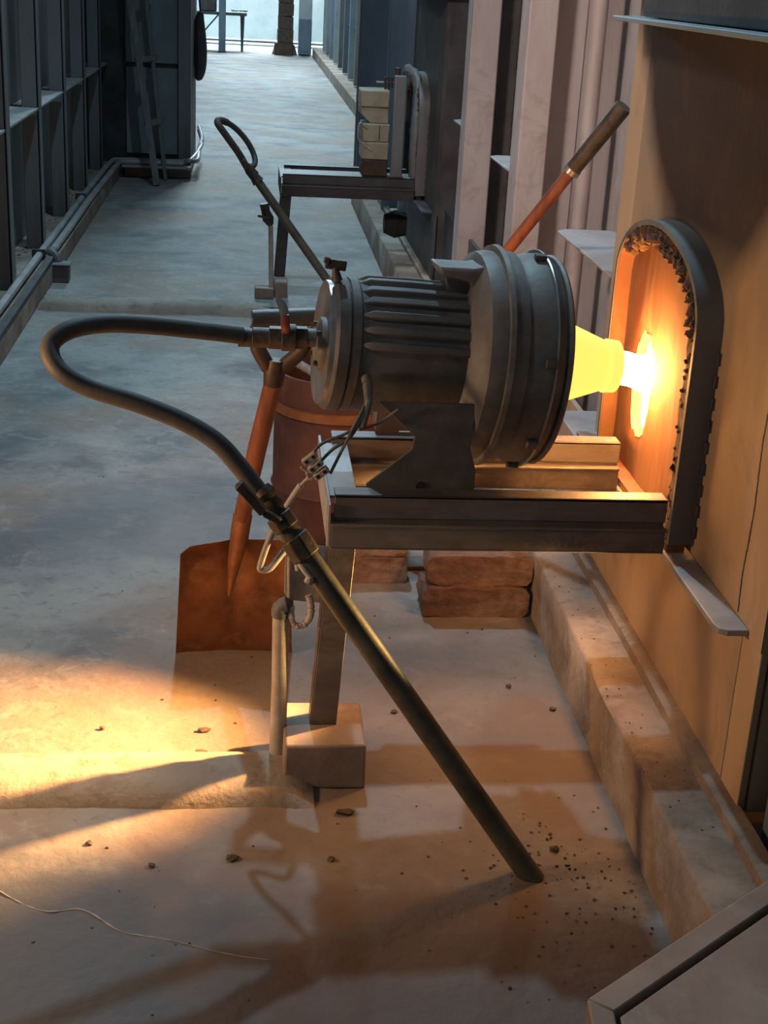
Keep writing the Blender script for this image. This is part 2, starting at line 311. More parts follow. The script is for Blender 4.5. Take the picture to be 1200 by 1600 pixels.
# floor stones
loose = MB()
for i in range(300):
    if rnd.random() < 0.45: x = rnd.gauss(0.62, 0.10); y = rnd.gauss(2.22, 0.14)
    else: x = rnd.uniform(-0.9, 0.78); y = rnd.uniform(1.3, 4.5)
    if x > 0.765: continue
    loose.add(*rock((x, y, floor_h(x, y) + 0.001), rnd.uniform(0.001, 0.0042), i))
for i in range(60):
    loose.add(*rock((rnd.uniform(0.79, 0.88), rnd.uniform(2.0, 3.6), 0.176), rnd.uniform(0.001, 0.003), i + 900))
for i in range(90):
    loose.add(*rock((rnd.uniform(-1.3, -1.14), rnd.uniform(6.6, 11.5), 0.101), rnd.uniform(0.004, 0.014), i + 1900))
tag(loose.build('grit', 'stone'), 'fine dark grit and dust crumbs scattered over the concrete', 'grit', kind='stuff')
chips = [(160, 1137, .007, 'small dark chip on the yellow lit floor, above the ridge near the left edge'),
         (313, 1176, .013, 'dark pointed stone at the top edge of the cable ridge'),
         (232, 1176, .007, 'tiny dark stone on the ridge edge beside the pointed stone'),
         (363, 1340, .012, 'largest dark lump on the floor in front of the cable ridge'),
         (238, 1352, .008, 'dark chip with pale top on floor in front of the ridge'),
         (139, 1317, .007, 'small dark chip lying just below the ridge, near the left edge'),
         (518, 1342, .008, 'round black chip on the floor between concrete block and picture bottom'),
         (541, 1269, .011, 'elongated dark splinter just in front of the concrete block'),
         (320, 1140, .009, 'thin flat dark splinter on the lit floor behind the ridge'),
         (863, 1107, .008, 'round dark stone by the far edge of the dark square near the kerb'),
         (795, 1072, .007, 'small dark stone on the pale floor patch in front of the red bricks'),
         (616, 1112, .009, 'dark chip on the floor just behind the leaning pipe'),
         (868, 1327, .012, 'rusty crumb on the floor beside the foot of the leaning pipe')]
for px, py, r, lb in chips:
    p = at(px, py, 'z', 0.004); vs, fs = rock((0, 0, 0), r, px, 0.7)
    sx = 2.0 if 'splinter' in lb else 1.1
    vs = [Vector((v.x * sx, v.y, max(v.z, -r * .3))) + p for v in vs]
    tag(MB().add(vs, fs).build('stone_chip', 'stone'), lb, 'stone', 'stone chips on the floor')

# ------------------------------------------------------------------ right side: kerb, furnace wall
kerb = MB()
n = 90; y0, y1 = 1.2, 10.68; vs = []
prof = [(0.787, 0), (0.787, 0.168), (0.794, 0.175), (0.89, 0.176), (0.89, 0.20), (0.925, 0.205), (0.925, 0.0)]
for i in range(n + 1):
    y = y0 + (y1 - y0) * (i / n) ** 1.8
    for k, (x, z) in enumerate(prof):
        dx = 0.003 * mn.noise(Vector((y * 6, k * .7, 0))); dz = 0.003 * mn.noise(Vector((y * 7, k, 9)))
        vs.append((x + dx, y, z + (dz if z > 0 else 0)))
np_ = len(prof)
fs = [(i * np_ + k, (i + 1) * np_ + k, (i + 1) * np_ + k + 1, i * np_ + k + 1) for i in range(n) for k in range(np_ - 1)] + [tuple(range(np_)), tuple(n * np_ + k for k in range(np_))]
tag(kerb.add(vs, fs).build('trim_1', 'kerb', bevel=0.0, sharp=50), kind='structure')
MB().box(0.925, 1.2, 0, 1.6, 2.16, 0.17).build('kerb_end', 'kerb', bpy.data.objects['trim_1'])

tag(MB().box(1.30, 10.7, 0, 1.66, 30.1, 0.17).build('trim_4', 'kerb', bevel=0.01), kind='structure')
wall_r = MB()
wall_r.box(1.14, 0.9, 0.0, 1.2, 10.7, 3.0); wall_r.box(1.2, 10.64, 0, 1.7, 10.7, 3.0); wall_r.box(1.66, 10.7, 0, 1.72, 30.1, 3.0)
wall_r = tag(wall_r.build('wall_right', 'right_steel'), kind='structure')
def rcol(y, x0=0.92, x1=1.14, wy=0.10, m='right_steel', z0=0.19, z1=3.0):
    # H section: flange on the corridor side, web, back flange
    b = MB(); t = 0.012
    b.box(x0, y, z0, x0 + t, y + wy, z1); b.box(x0 + t, y + wy / 2 - t / 2, z0, x1 - t, y + wy / 2 + t / 2, z1); b.box(x1 - t, y, z0, x1, y + wy, z1)
    return b.build('steel_column', m, wall_r, bevel=0.002)
def rbox(y, x0, x1, wy, m, z0=0.19, z1=3.0):
    return MB().box(x0, y, z0, x1, y + wy, z1).build('steel_column', m, wall_r, bevel=0.006)
rbox(4.86, 0.92, 1.02, 0.14, 'right_steel'); rbox(4.95, 1.02, 1.14, 0.05, 'right_steel')
MB().cyl((1.035, 4.35, 0.2), (1.035, 4.35, 3.0), 0.024).build('standpipe', 'right_steel', wall_r)
rbox(6.10, 0.92, 1.04, 0.14, 'right_steel'); rbox(6.2, 1.04, 1.14, 0.05, 'dark_steel')
rbox(8.35, 0.90, 1.10, 0.12, 'blue_steel'); rbox(9.25, 0.88, 1.10, 0.12, 'blue_steel')
rbox(10.45, 0.795, 1.10, 0.10, 'blue_steel', 0.176); MB().box(0.790, 10.54, 0.176, 0.798, 10.66, 3.0).build('edge_strip', 'dark_steel', wall_r)
for k in range(15):
    y = 11.2 + 1.25 * k; rbox(y, 1.44, 1.62, 0.16, ('blue_steel', 'left_steel', 'cabinet')[k % 3])
# plates between the columns
def ledge(y0, y1, z, x0=0.90, x1=1.14, m='pale_steel', par=None):
    return MB().prism([(x0, y0, z), (x0, y1 - 0.03, z), (x0 + 0.03, y1, z), (x1, y1, z), (x1, y0, z)], (0, 0, -0.008)).build('ledge_plate', m, par or wall_r, bevel=0.002)
ledge(3.48, 4.16, 0.925, 0.92, m='right_steel'); ledge(5.00, 5.5, 0.98, 0.93); ledge(6.24, 6.7, 1.0, 0.95)
for k in range(8): ledge(12.8 + 1.25 * k, 13.8 + 1.25 * k, 0.9, 1.5, 1.66)
ledge(3.40, 3.68, 0.505, 0.865)
MB().box(0.93, 3.50, 0.19, 0.945, 4.9, 0.50).build('skirt_panel', 'jacket', wall_r)
MB().box(0.97, 4.9, 0.19, 0.985, 6.9, 0.55).build('skirt_panel', 'dark_steel', wall_r)
# blue column just beyond the near end of the jacket
rbox(1.50, 0.945, 1.13, 0.60, 'blue_steel', 0.17)

def jacket(y_off, label, m, mp, full=True):
    yo = y_off; t = thing('furnace_jacket', (XW + 0.1, 2.8 + yo, 0.19), label, 'furnace', 'furnace jackets around burner ports')
    ya, yb = 2.165 + yo, 3.33 + yo
    y0p, y1p, zb, zs, zt = 2.60 + yo, 3.22 + yo, 0.55, 0.99, 1.135     # arch opening
    arch = lambda g=0.0, n=20: [((y0p + y1p) / 2 - ((y1p - y0p) / 2 + g) * math.cos(math.pi * k / n), zs + (zt - zs + g) * math.sin(math.pi * k / n)) for k in range(n + 1)]
    # jacket sheet with the arch cut out
    pl = MB(); A = arch()
    xf, xb = XW, XW + 0.02
    loop = [(y0p, zb)] + A + [(y1p, zb)]
    def proj(p):
        y, z = p; cy = (y0p + y1p) / 2; return (ya if y < cy else yb, z) if z <= zs else (ya + (yb - ya) * min(1, max(0, (y - y0p) / (y1p - y0p))), 3.0)
    for xx in (xf, xb):
        outer = [(ya, zb)] + [(ya, zs)] + [(ya + (yb - ya) * (k / 20), 3.0) for k in range(1, 20)] + [(yb, zs)] + [(yb, zb)]
        vs = [(xx, *p) for p in loop] + [(xx, *p) for p in outer]; k = len(loop)
        pl.add(vs, [(i, i + 1, k + i + 1, k + i) for i in range(k - 1)])
        pl.add([(xx, ya, zs), (xx, ya, 3.0), (xx, ya + (yb - ya) / 20, 3.0)], [(0, 1, 2)]); pl.add([(xx, yb, zs), (xx, yb, 3.0), (xx, yb - (yb - ya) / 20, 3.0)], [(0, 1, 2)])
        pl.add([(xx, ya, zb), (xx, yb, zb), (xx, yb, 0.515), (xx, ya, 0.515)], [(0, 1, 2, 3)])
    pl.add([(x, *p) for p in loop for x in (xf, xb)], [(2 * i, 2 * i + 1, 2 * i + 3, 2 * i + 2) for i in range(len(loop) - 1)])
    pl.box(xf, ya, 0.515, xb, ya + 0.003, 3.0)
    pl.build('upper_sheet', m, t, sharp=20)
    sm = MB(); q = random.Random(4)
    for k in range(40): sm.box(XW - 0.0012, 2.30 + yo + 0.004 * math.sin(k * .5) + q.uniform(-.001, .001), .535 + .02 * k, XW + .001, 2.303 + yo + 0.004 * math.sin(k * .5) + q.uniform(0, .002), .535 + .02 * k + .021)
    tag(sm.build('weld_seam', 'dark_steel', t), kind='stuff')
    MB().box(XW + 0.002, 3.337 + yo, 0.19, XW + 0.02, 3.47 + yo, 3.0).build('corner_sheet', m, t, bevel=0.002)
    MB().box(XW + 0.02, 3.45 + yo, 0.19, 1.14, 3.47 + yo, 3.0).build('side_sheet', m, t)
    MB().box(XW + 0.02, ya, 0.19, 1.14, ya + 0.02, 3.0).build('side_sheet', m, t)
    MB().box(XW, ya + 0.10, 0.19, XW + 0.015, 3.40 + yo, 0.515).build('lower_sheet', m, t, bevel=0.002)
    MB().box(XW, ya, 0.19, XW + 0.015, ya + 0.096, 0.515).build('lower_sheet', m, t, bevel=0.002)
    MB().prism([(0.862, 2.262 + yo, .528), (0.862, 3.42 + yo, .528), (XW, 3.42 + yo, .528), (XW, 2.235 + yo, .528), (0.880, 2.235 + yo, .528), (0.867, 2.245 + yo, .528)], (0, 0, -0.012)).build('ledge', 'pale_steel' if full else 'dark_steel', t, bevel=0.002)
    # collar: steel band standing out of the sheet along the arch
    def band(g0, g1, x0, x1, mt, nm, i0=0, i1=20, jit=0.0, foot=True):
        a, c = arch(g0), arch(g1); a, c = a[i0:i1 + 1], c[i0:i1 + 1]
        if foot and i0 == 0: a = [(a[0][0], zb + (zs - zb) * q / 10) for q in range(10)] + a; c = [(c[0][0], zb + (zs - zb) * q / 10) for q in range(10)] + c
        if foot and i1 == 20: a = a + [(a[-1][0], zs - (zs - zb) * q / 10) for q in range(1, 11)]; c = c + [(c[-1][0], zs - (zs - zb) * q / 10) for q in range(1, 11)]
        vs = []; q = random.Random(3)
        for p, r in zip(a, c):
            for x, (y, z) in ((x0, p), (x0, r), (x1, r), (x1, p)): vs.append((x + q.uniform(-jit, jit), y + q.uniform(-jit, jit), z + q.uniform(-jit, jit)))
        k = len(a); fs = [(4 * i + e, 4 * i + 4 + e, 4 * i + 4 + (e + 1) % 4, 4 * i + (e + 1) % 4) for i in range(k - 1) for e in range(4)] + [(0, 1, 2, 3), tuple(4 * k - 4 + e for e in range(4))]
        return MB().add(vs, fs).build(nm, mt, t, bevel=0.0, sharp=50)
    band(0.0, 0.012, 0.866, XW + 0.01, 'left_steel', 'arch_collar')
    # baked rim: many crusty lumps inside the collar
    cr = MB(); q = random.Random(5 + int(yo)); path = [(y0p + 0.03, zb + (zs - zb) * i / 22) for i in range(22)] + [((y0p + y1p) / 2 - ((y1p - y0p) / 2 - 0.03) * math.cos(math.pi * k / 40), zs + (zt - zs - 0.03) * math.sin(math.pi * k / 40)) for k in range(33)]
    band(-0.042, -0.001, 0.870, 0.902, 'crust', 'refractory_rim', 0, 16, 0.004)
    for y, z in path:
        for _ in range(2 if z < 0.98 else 5):
            cr.add(*rock((0.871 + q.uniform(-.003, .006), y + q.uniform(-.018, .014), z + q.uniform(-.012, .012)), q.uniform(.003, .009) if z < 0.98 else q.uniform(.006, .014), q.random(), 0.9))
    tag(cr.build('crust_lumps', 'crust', t), kind='stuff')
    wl = MB()
    for z in [0.58 + 0.045 * i for i in range(9)]: wl.slab((XW - 0.002, y0p - 0.016, z), (0.004, 0, 0), (0, 0.006, 0), (0, 0, 0.012))
    tag(wl.jitter(0.001).build('weld_beads', 'dark_steel', t), kind='stuff')
    # clay plate at the back of the recess with the burnt-through hole
    hy, hz = 3.045 + yo, 0.775; q = random.Random(11); hole = []; out = []; K = 44
    for k in range(K):
        an = 2 * math.pi * k / K; rr = 1 + q.uniform(-.07, .07)
        hole.append((hy + 0.080 * math.cos(an) * rr, hz - 0.012 + (0.118 if math.sin(an) > 0 else 0.125) * math.sin(an) * rr))
    def boundary(an):                      # ray from the hole centre to the arch outline
        c, s_ = math.cos(an), math.sin(an); best = 9
        poly = [(y0p - .01, zb - 0.03)] + arch(0.01) + [(y1p + .01, zb - 0.03)]
        for (ay, az), (by, bz) in zip(poly, poly[1:] + poly[:1]):
            dy, dz = by - ay, bz - az; den = c * dz - s_ * dy
            if abs(den) < 1e-9: continue
            u = ((ay - hy) * dz - (az - hz) * dy) / den; v = ((ay - hy) * s_ - (az - hz) * c) / den
            if u > 0 and -1e-6 <= v <= 1 + 1e-6: best = min(best, u)
        return (hy + c * best, hz + s_ * best)
    xp = 0.903
    out = [boundary(2 * math.pi * k / K) for k in range(K)]
    pm = MB(); vs = []; rings = 7
    for r_ in range(rings + 1):
        f = r_ / rings
        for k in range(K):
            y = hole[k][0] * (1 - f) + out[k][0] * f; z = hole[k][1] * (1 - f) + out[k][1] * f
            x = xp + 0.004 * mn.noise(Vector((y * 14, z * 9, 1))) + (0.006 if r_ == 0 else 0); vs.append((x, y, z))
    pm.add(vs, [(a * K + k, a * K + (k + 1) % K, (a + 1) * K + (k + 1) % K, (a + 1) * K + k) for a in range(rings) for k in range(K)])
    pm.build('port_plate', mp, t, sharp=50)
    lipm = MB().add([(xp + 0.004, *p) for p in hole] + [(xp + 0.026, (p[0] - hy) * .97 + hy, (p[1] - hz) * .97 + hz) for p in hole], [(k, (k + 1) % K, K + (k + 1) % K, K + k) for k in range(K)])
    lipm.build('hole_lip', 'hot_lip' if full else mp, t)
    band(-0.0035, -0.0005, 0.868, 0.904, mp, 'recess_side', 14, 20)
    MB().box(0.868, y0p, zb - 0.022, 0.905, y1p, zb - 0.004).build('recess_floor', mp, t)
    fire = MB().add([(xp + 0.027, (p[0] - hy) * .98 + hy, (p[1] - hz) * .98 + hz) for p in hole], [tuple(range(K))])
    fire.build('furnace_fire' if full else 'cold_back', 'fire' if full else 'black', t)
    MB().prism([(0.80, 2.10 + yo, 1.545), (0.825, 3.34 + yo, 1.545), (1.0, 3.50 + yo, 1.545), (1.0, 2.10 + yo, 1.545)], (0, 0, -0.010)).build('top_shelf', 'cabinet' if full else 'dark_steel', t, bevel=0.002)
    MB().box(0.87, 2.10 + yo, 1.547, 1.0, 3.25 + yo, 3.0).build('upper_box', 'dark_steel', t, bevel=0.004)
    return t
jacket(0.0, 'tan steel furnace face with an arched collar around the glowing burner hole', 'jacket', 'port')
jacket(4.75, 'dark unlit furnace face with an arched port behind the stacked buff bricks', 'dark_steel', 'black', False)

# ------------------------------------------------------------------ left side: plinth, pipes, wall
pb = MB(); pb.box(-1.7, 3.6, 0, -1.007, 11.75, 0.10); tag(pb.build('trim_2', 'kerb', bevel=0.006), kind='structure')
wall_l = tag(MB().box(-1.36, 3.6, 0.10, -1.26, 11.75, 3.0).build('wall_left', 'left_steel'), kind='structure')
for y in (4.62, 5.72, 6.82, 7.90, 9.00, 10.10, 11.18):
    b = MB(); b.box(-1.195, y, 0.10, -1.105, y + 0.012, 3.0); b.box(-1.117, y - 0.0, 0.10, -1.105, y + 0.12, 3.0); b.box(-1.195, y + 0.108, 0.10, -1.105, y + 0.12, 3.0)
    b.build('steel_column', 'left_steel', wall_l, bevel=0.003)
    MB().prism([(-1.26, y + 0.122, 0.845), (-1.105, y + 0.122, 0.845), (-1.105, y + 1.07, 0.845), (-1.26, y + 1.07, 0.845)], (0, 0, 0.01)).build('ledge_plate', 'pale_steel', wall_l)
    MB().box(-1.255, y + 0.55, 0.855, -1.24, y + 0.75, 3.0).build('stiffener', 'left_steel', wall_l)
MB().cyl((-1.118, 9.13, 0.1), (-1.118, 9.13, 3.0), 0.012).build('standpipe', 'dark_steel', wall_l)

t = thing('service_pipe', (-1.06, 8, 0.10), 'inner pale pipe running the full length of the left plinth, next to the columns', 'pipe', 'pale pipes on the left plinth')
p1 = spline([(-1.095, 3.7, 0.125), (-1.09, 6.0, 0.125), (-1.085, 8.5, 0.125), (-1.08, 10.2, 0.127), (-1.06, 11.45, 0.128), (-1.00, 11.60, 0.13), (-0.70, 11.62, 0.13), (-0.47, 11.64, 0.13)])
MB().tube(p1, 0.021, 10).build('pipe', 'pale_steel', t)
for y in (5.5, 7.6, 9.6): MB().box(-1.125, y, 0.1, -1.055, y + 0.02, 0.155).build('pipe_clip', 'dark_steel', t)
t = thing('service_pipe', (-1.02, 8, 0.10), 'outer pale pipe on the left plinth edge, wavy, ending in an elbow', 'pipe', 'pale pipes on the left plinth')
p2 = spline([(-1.035, 7.75, 0.125), (-1.03, 8.2, 0.13), (-1.015, 9.2, 0.155), (-1.045, 9.3, 0.13), (-1.02, 10.0, 0.125), (-1.015, 11.0, 0.128), (-0.98, 11.45, 0.13)])
p2 = spline([(-1.035, 7.75, 0.125), (-1.03, 8.4, 0.127), (-1.025, 9.2, 0.135), (-1.03, 9.5, 0.127), (-1.02, 10.4, 0.125), (-1.00, 11.3, 0.128), (-0.96, 11.52, 0.13), (-0.5, 11.54, 0.13)])
MB().tube(p2, 0.021, 10).build('pipe', 'pale_steel', t)
MB().box(-1.045, 4.0, 0.1, -1.007, 7.6, 0.125).build('edge_angle', 'dark_steel', tag(t))
t = thing('elbow_box', (-0.975, 7.55, 0), 'small square grey box at the bent end of the left plinth pipe', 'box')
MB().box(-1.012, 7.50, 0.0, -0.925, 7.60, 0.09).build('body', 'left_steel', t, bevel=0.006)
MB().box(-1.02, 7.49, 0.09, -0.915, 7.61, 0.10).build('lid', 'left_steel', t, bevel=0.003)
MB().tube(spline([(-1.035, 7.76, 0.125), (-1.03, 7.66, 0.128), (-1.00, 7.60, 0.12), (-0.985, 7.58, 0.09)], 5), 0.024, 10).build('elbow', 'left_steel', t, bevel=0)

# end of the left furnace, steps out into the corridor
wf = MB(); wf.box(-2.2, 11.78, 0.0, -0.45, 12.9, 3.0); wf = tag(wf.build('wall_front', 'dark_steel'), kind='structure')
MB().box(-0.96, 11.755, 0.17, -0.545, 11.78, 0.835).build('panel', 'cabinet', wf, bevel=0.004)
MB().box(-0.96, 11.755, 0.87, -0.545, 11.78, 3.0).build('panel', 'cabinet', wf, bevel=0.004)
MB().box(-0.545, 11.66, 0.12, -0.445, 11.80, 3.0).build('steel_column', 'left_steel', wf, bevel=0.004)
MB().box(-0.97, 11.66, 0.0, -0.445, 11.78, 0.085).build('base_step', 'mortar', wf, bevel=0.005)
MB().box(-0.98, 11.50, 0.088, -0.44, 11.78, 0.108).build('shelf', 'pale_steel', wf, bevel=0.003)
wall_l2 = tag(MB().box(-2.2, 12.9, 0, -1.10, 30.0, 3.0).build('wall_back', 'dark_steel'), kind='structure')
for k in range(12):
    y = 13.2 + 1.4 * k
    MB().box(-1.10, y, 0.10, -0.99, y + 0.12, 3.0).build('steel_column', 'left_steel', wall_l2, bevel=0.003)
    MB().box(-1.10, y + 0.2, 0.62 + 0.02 * k, -1.0, y + 1.0, 0.635 + 0.02 * k).build('ledge_plate', 'pale_steel', wall_l2)
MB().box(-1.10, 12.95, 0, -0.97, 26, 0.10).build('plinth', 'kerb', wall_l2)
t = thing('corner_pipe', (-0.40, 12, 0), 'pale pair of bent pipes rising at the corner of the left furnace', 'pipe')
for k in range(2):
    MB().tube(spline([(-0.50 + .05 * k, 11.64, 0.14), (-0.44 + .05 * k, 11.66, 0.15), (-0.40, 12.2 + .2 * k, 0.16), (-0.385, 12.6, 0.19 + 0.03 * k), (-0.42, 12.9, 0.25 + .03 * k)]), 0.018, 8).build('pipe', 'pale_steel', t)
t = thing('hanging_cloth', (-0.36, 12.6, 0.6), 'dark bulging sack hanging from the left furnace column in the corridor', 'sack')
MB().tube(spline([(-0.40, 12.5, 1.25), (-0.41, 12.5, 1.15), (-0.40, 12.5, 0.98), (-0.40, 12.5, 0.80), (-0.42, 12.5, 0.70)], 5), [0.02] + [0.03 + 0.025 * math.sin(math.pi * i / 19) for i in range(19)] + [0.01], 10).build('sack_body', 'dark_steel', t)
MB().tube([(-0.40, 12.5, 1.24), (-0.42, 12.5, 1.45)], 0.008, 6).build('tie', 'dark_steel', t)

# ladder
t = thing('ladder', (-0.66, 11.2, 0), 'grey wooden ladder leaning on the panelled end of the left furnace', 'ladder')
A0, A1 = at(245, 290, 'z', 0), at(195, -60, 'y', 11.50)
B0, B1 = at(259, 281, 'z', 0), at(222, -60, 'y', 11.62)
MB().bar(A0, A1, 0.045, 0.09, (0, 1, 0)).build('rail', 'old_wood', t, bevel=0.004)
MB().bar(B0, B1, 0.03, 0.07, (0, 1, 0)).build('rail', 'old_wood', t, bevel=0.004)
for fz in (0.28, 0.57, 0.86):
    a, b_ = A0.lerp(A1, fz), B0.lerp(B1, fz); d = (b_ - a).normalized(); MB().bar(a - d * 0.03, b_ + d * 0.06, 0.05, 0.035).build('rung', 'old_wood', t, bevel=0.003)

# ------------------------------------------------------------------ far end
tag(MB().box(-6, 36.0, 0, 6, 36.2, 4.5).build('wall_far', 'lamp_wall'), kind='structure')
tag(MB().box(-6, 33.4, -0.02, 6, 36.0, 0.03).build('trim_3', 'lamp_wall'), kind='structure')
MB().box(-6, 34.3, 0.03, 6, 34.36, 0.07).build('strip', 'dark_steel', bpy.data.objects['trim_3'])
t = thing('work_table', (-0.5, 31, 0), 'dark table with tapered legs at the far bright end of the corridor', 'table')
MB().box(-1.15, 30.6, 0.70, -0.04, 31.3, 0.76).build('table_top', 'dark_steel', t, bevel=0.005)
for x in (-1.0, -0.13):
    for y in (30.65, 31.2): MB().tube([(x, y, 0), (x, y, 0.70)], [0.022, 0.045], 8).build('leg', 'dark_steel', t)
MB().bar((-0.95, 30.66, 0.32), (-0.62, 30.66, 0.70), 0.03, 0.03, (0, 1, 0)).build('brace', 'dark_steel', t)
t = thing('box_on_table', (-0.8, 31, 0.76), 'dark square box standing on the far table', 'box')
MB().box(-1.0, 30.7, 0.76, -0.66, 31.1, 1.2).build('body', 'dark_steel', t, bevel=0.02)
MB().box(-1.0, 30.69, 1.2, -0.66, 31.1, 1.23).build('lid', 'dark_steel', t, bevel=0.01)
t = thing('folded_cloth', (-0.25, 31, 0.76), 'small pale heap of cloth on the right end of the far table', 'cloth')
b = MB()
for i in range(6): b.add(*rock((-0.32 + 0.05 * i, 30.9 + 0.03 * (i % 2), 0.795), 0.05, i, 0.55))
b.build('cloth_fold', 'lamp_wall', t)
t = thing('steel_post', (-0.52, 30.2, 0), 'slim dark upright post standing in front of the far table', 'post')
MB().box(-0.60, 30.1, 0, -0.46, 30.25, 3.0).build('shaft', 'blue_steel', t, bevel=0.01)
MB().box(-0.62, 30.08, 0, -0.44, 30.27, 0.02).build('base_plate', 'dark_steel', t)
t = thing('brick_pier', (0.72, 30.4, 0), 'rough brown pier with stepped foot at the far end of the corridor', 'pier')
b = MB()
for k in range(12): b.box(0.60 - 0.02 * (k < 2) - .05 * (k < 1), 30.2 - 0.04 * (k < 2), 0.25 * k, 0.90, 30.7, 0.25 * k + 0.248)
b.jitter(0.012, 4).build('shaft', 'yoke', t, bevel=0.01)
MB().tube([(0.74, 30.4, 0), (0.74, 30.4, 0.20)], [0.26, 0.20], 10).build('footing', 'stone', t)
t = thing('blue_cabinet', (1.1, 30.6, 0), 'blue-grey metal cabinet beside the brown pier at the corridor end', 'cabinet')
MB().box(1.02, 30.3, 0.02, 1.28, 30.8, 0.70).build('body', 'blue_steel', t, bevel=0.01)
MB().box(1.02, 30.32, 0.70, 1.28, 30.8, 3.0).build('upper_panel', 'lamp_wall', t, bevel=0.01)
MB().box(1.05, 30.29, 0.08, 1.24, 30.30, 0.64).build('door', 'blue_steel', t)

# ------------------------------------------------------------------ burner stands
def rail_profile(b, x0, x1, y, zt):
    # angle iron on top of a slightly proud channel
    b.box(x0, y, zt - 0.048, x1, y + 0.006, zt); b.box(x0 + 0.004, y + 0.004, zt - 0.11, x1 - 0.002, y + 0.009, zt - 0.04); b.box(x0, y, zt - 0.006, x1, y + 0.05, zt)
def stand(yo, label, rl):
    t = thing('burner_stand', (0.5, 2.8 + yo, 0), label, 'stand', 'welded steel burner stands')
    for nm, y, zt, x0, x1 in (('front_rail', 2.61, 0.637, 0.185, 0.862), ('rear_rail', 3.0, 0.632, 0.20, 0.862)):
        b = MB(); rail_profile(b, x0, x1, y + yo, zt)
        fr = b.build(nm, rl, t, bevel=0.0015)
        b = MB(); z = zt - 0.05
        b.box(x0 - 0.006, y - 0.010 + yo, z - 0.060, x1, y - 0.004 + yo, z - 0.008); b.box(x0 - 0.006, y - 0.016 + yo, z - 0.012, x1, y + 0.05 + yo, z - 0.006); b.box(x0 - 0.006, y - 0.010 + yo, z - 0.062, x1, y + 0.05 + yo, z - 0.056)
        b.build('lower_channel', rl, fr, bevel=0.0015)
    b = MB(); b.box(0.172, 2.60 + yo, 0.53, 0.178, 3.05 + yo, 0.62); b.box(0.172, 2.66 + yo, 0.612, 0.235, 3.0 + yo, 0.618)
    b.build('cross_rail', 'pale_steel' if yo == 0 else rl, t, bevel=0.001)
    lg = MB(); p0, p1 = Vector((0.183, 2.645 + yo, 0.10)), Vector((0.205, 2.625 + yo, 0.523))
    d = (p1 - p0); lg.slab((p0 + p1) / 2, d / 2, (0.027, 0, 0), (0, 0.003, 0)); lg.slab((p0 + p1) / 2 + Vector((-0.027, 0.024, 0)), d / 2, (0.003, 0, 0), (0, 0.024, 0))
    lg.build('leg', 'rail' if yo == 0 else rl, t, bevel=0.001)
    if yo: MB().box(0.20, 2.66 + yo, 0.631, 0.86, 2.80 + yo, 0.637).build('deck_plate', rl, t)
    if yo == 0:
        MB().prism([(0.30, 3.05, 0.633), (0.62, 3.05, 0.633), (0.62, 3.15, 0.633), (0.30, 3.15, 0.633)], (0, 0, 0.05)).build('back_plate', 'rail', t, bevel=0.004)
    return t
stand(0, 'dusty steel rail stand carrying the lit burner in the foreground', 'rail')
stand(4.72, 'dark steel rail stand further down the corridor with buff bricks on it', 'dark_steel')
def block(x0, y0, x1, y1, h, label, nm='concrete_block', m='block', g=None):
    return tag(MB().box(x0, y0, 0, x1, y1, h).jitter(0.002, 3).build(nm, m, bevel=0.006), label, 'block', g)
block(0.097, 2.554, 0.270, 2.742, 0.102, 'pinkish concrete block under the leg of the foreground stand', g='concrete blocks under stand legs')
block(0.155, 7.30, 0.225, 7.45, 0.085, 'grey concrete block under the leg of the far stand', g='concrete blocks under stand legs')
tag(MB().box(0.055, 7.26, 0, 0.150, 7.34, 0.06).jitter(0.003, 5).build('concrete_block', 'mortar', bevel=0.004), 'low grey half block beside the far stand leg, on the corridor side', 'block', 'concrete blocks under stand legs')

# ------------------------------------------------------------------ burner
bo = at(507, 535, 'y', 2.83); tip = at(966, 573, 'y', 2.885); ax = (tip - bo).normalized()
t = burner = thing('burner', (0.36, 2.80, 0.64), 'grey motor-driven gas burner with round blower housing and glowing cone nozzle', 'burner')
MB().lathe(bo, ax, [(0.012, 0.133), (0.27, 0.137), (0.31, 0.137)], 56).build('motor_casing', 'casing', t)
MB().lathe(bo, ax, [(0.0, 0.10), (0.002, 0.134), (0.008, 0.138), (0.030, 0.138), (0.034, 0.132), (0.036, 0.137), (0.052, 0.137), (0.056, 0.134)], 56).build('end_cap', 'casing', t)
MB().lathe(bo, ax, [(-0.008, 0.120), (-0.008, 0.127), (0.003, 0.128)], 56).build('cover_ring', 'bright_steel', t)
side = ax.cross(Vector((0, 0, 1))).normalized(); up = side.cross(ax).normalized()   # side points towards the camera
if side.y > 0: side = -side
for k, deg in enumerate((100, 84, 68, 54, 40, 27, 14)):
    c, s_ = math.cos(R(deg)), math.sin(R(deg)); n_ = side * c + up * s_; tg = up * c - side * s_
    b = MB(); secs = []
    for q, h, w2 in ((0.055, 0.0, 0.004), (0.075, 0.010, 0.010), (0.16, 0.012, 0.010), (0.285, 0.012, 0.010)):
        ctr = bo + ax * q; secs.append([ctr + n_ * 0.130 - tg * w2, ctr + n_ * (0.134 + h) - tg * w2 * .75, ctr + n_ * (0.134 + h) + tg * w2 * .75, ctr + n_ * 0.130 + tg * w2])
    vs = [p for s4 in secs for p in s4]
    fs = [(4 * i + e, 4 * i + 4 + e, 4 * i + 4 + (e + 1) % 4, 4 * i + (e + 1) % 4) for i in range(3) for e in range(4)] + [(0, 1, 2, 3), (12, 13, 14, 15)]
    b.add(vs, fs).build('cooling_rib', 'casing', t, bevel=0.002)
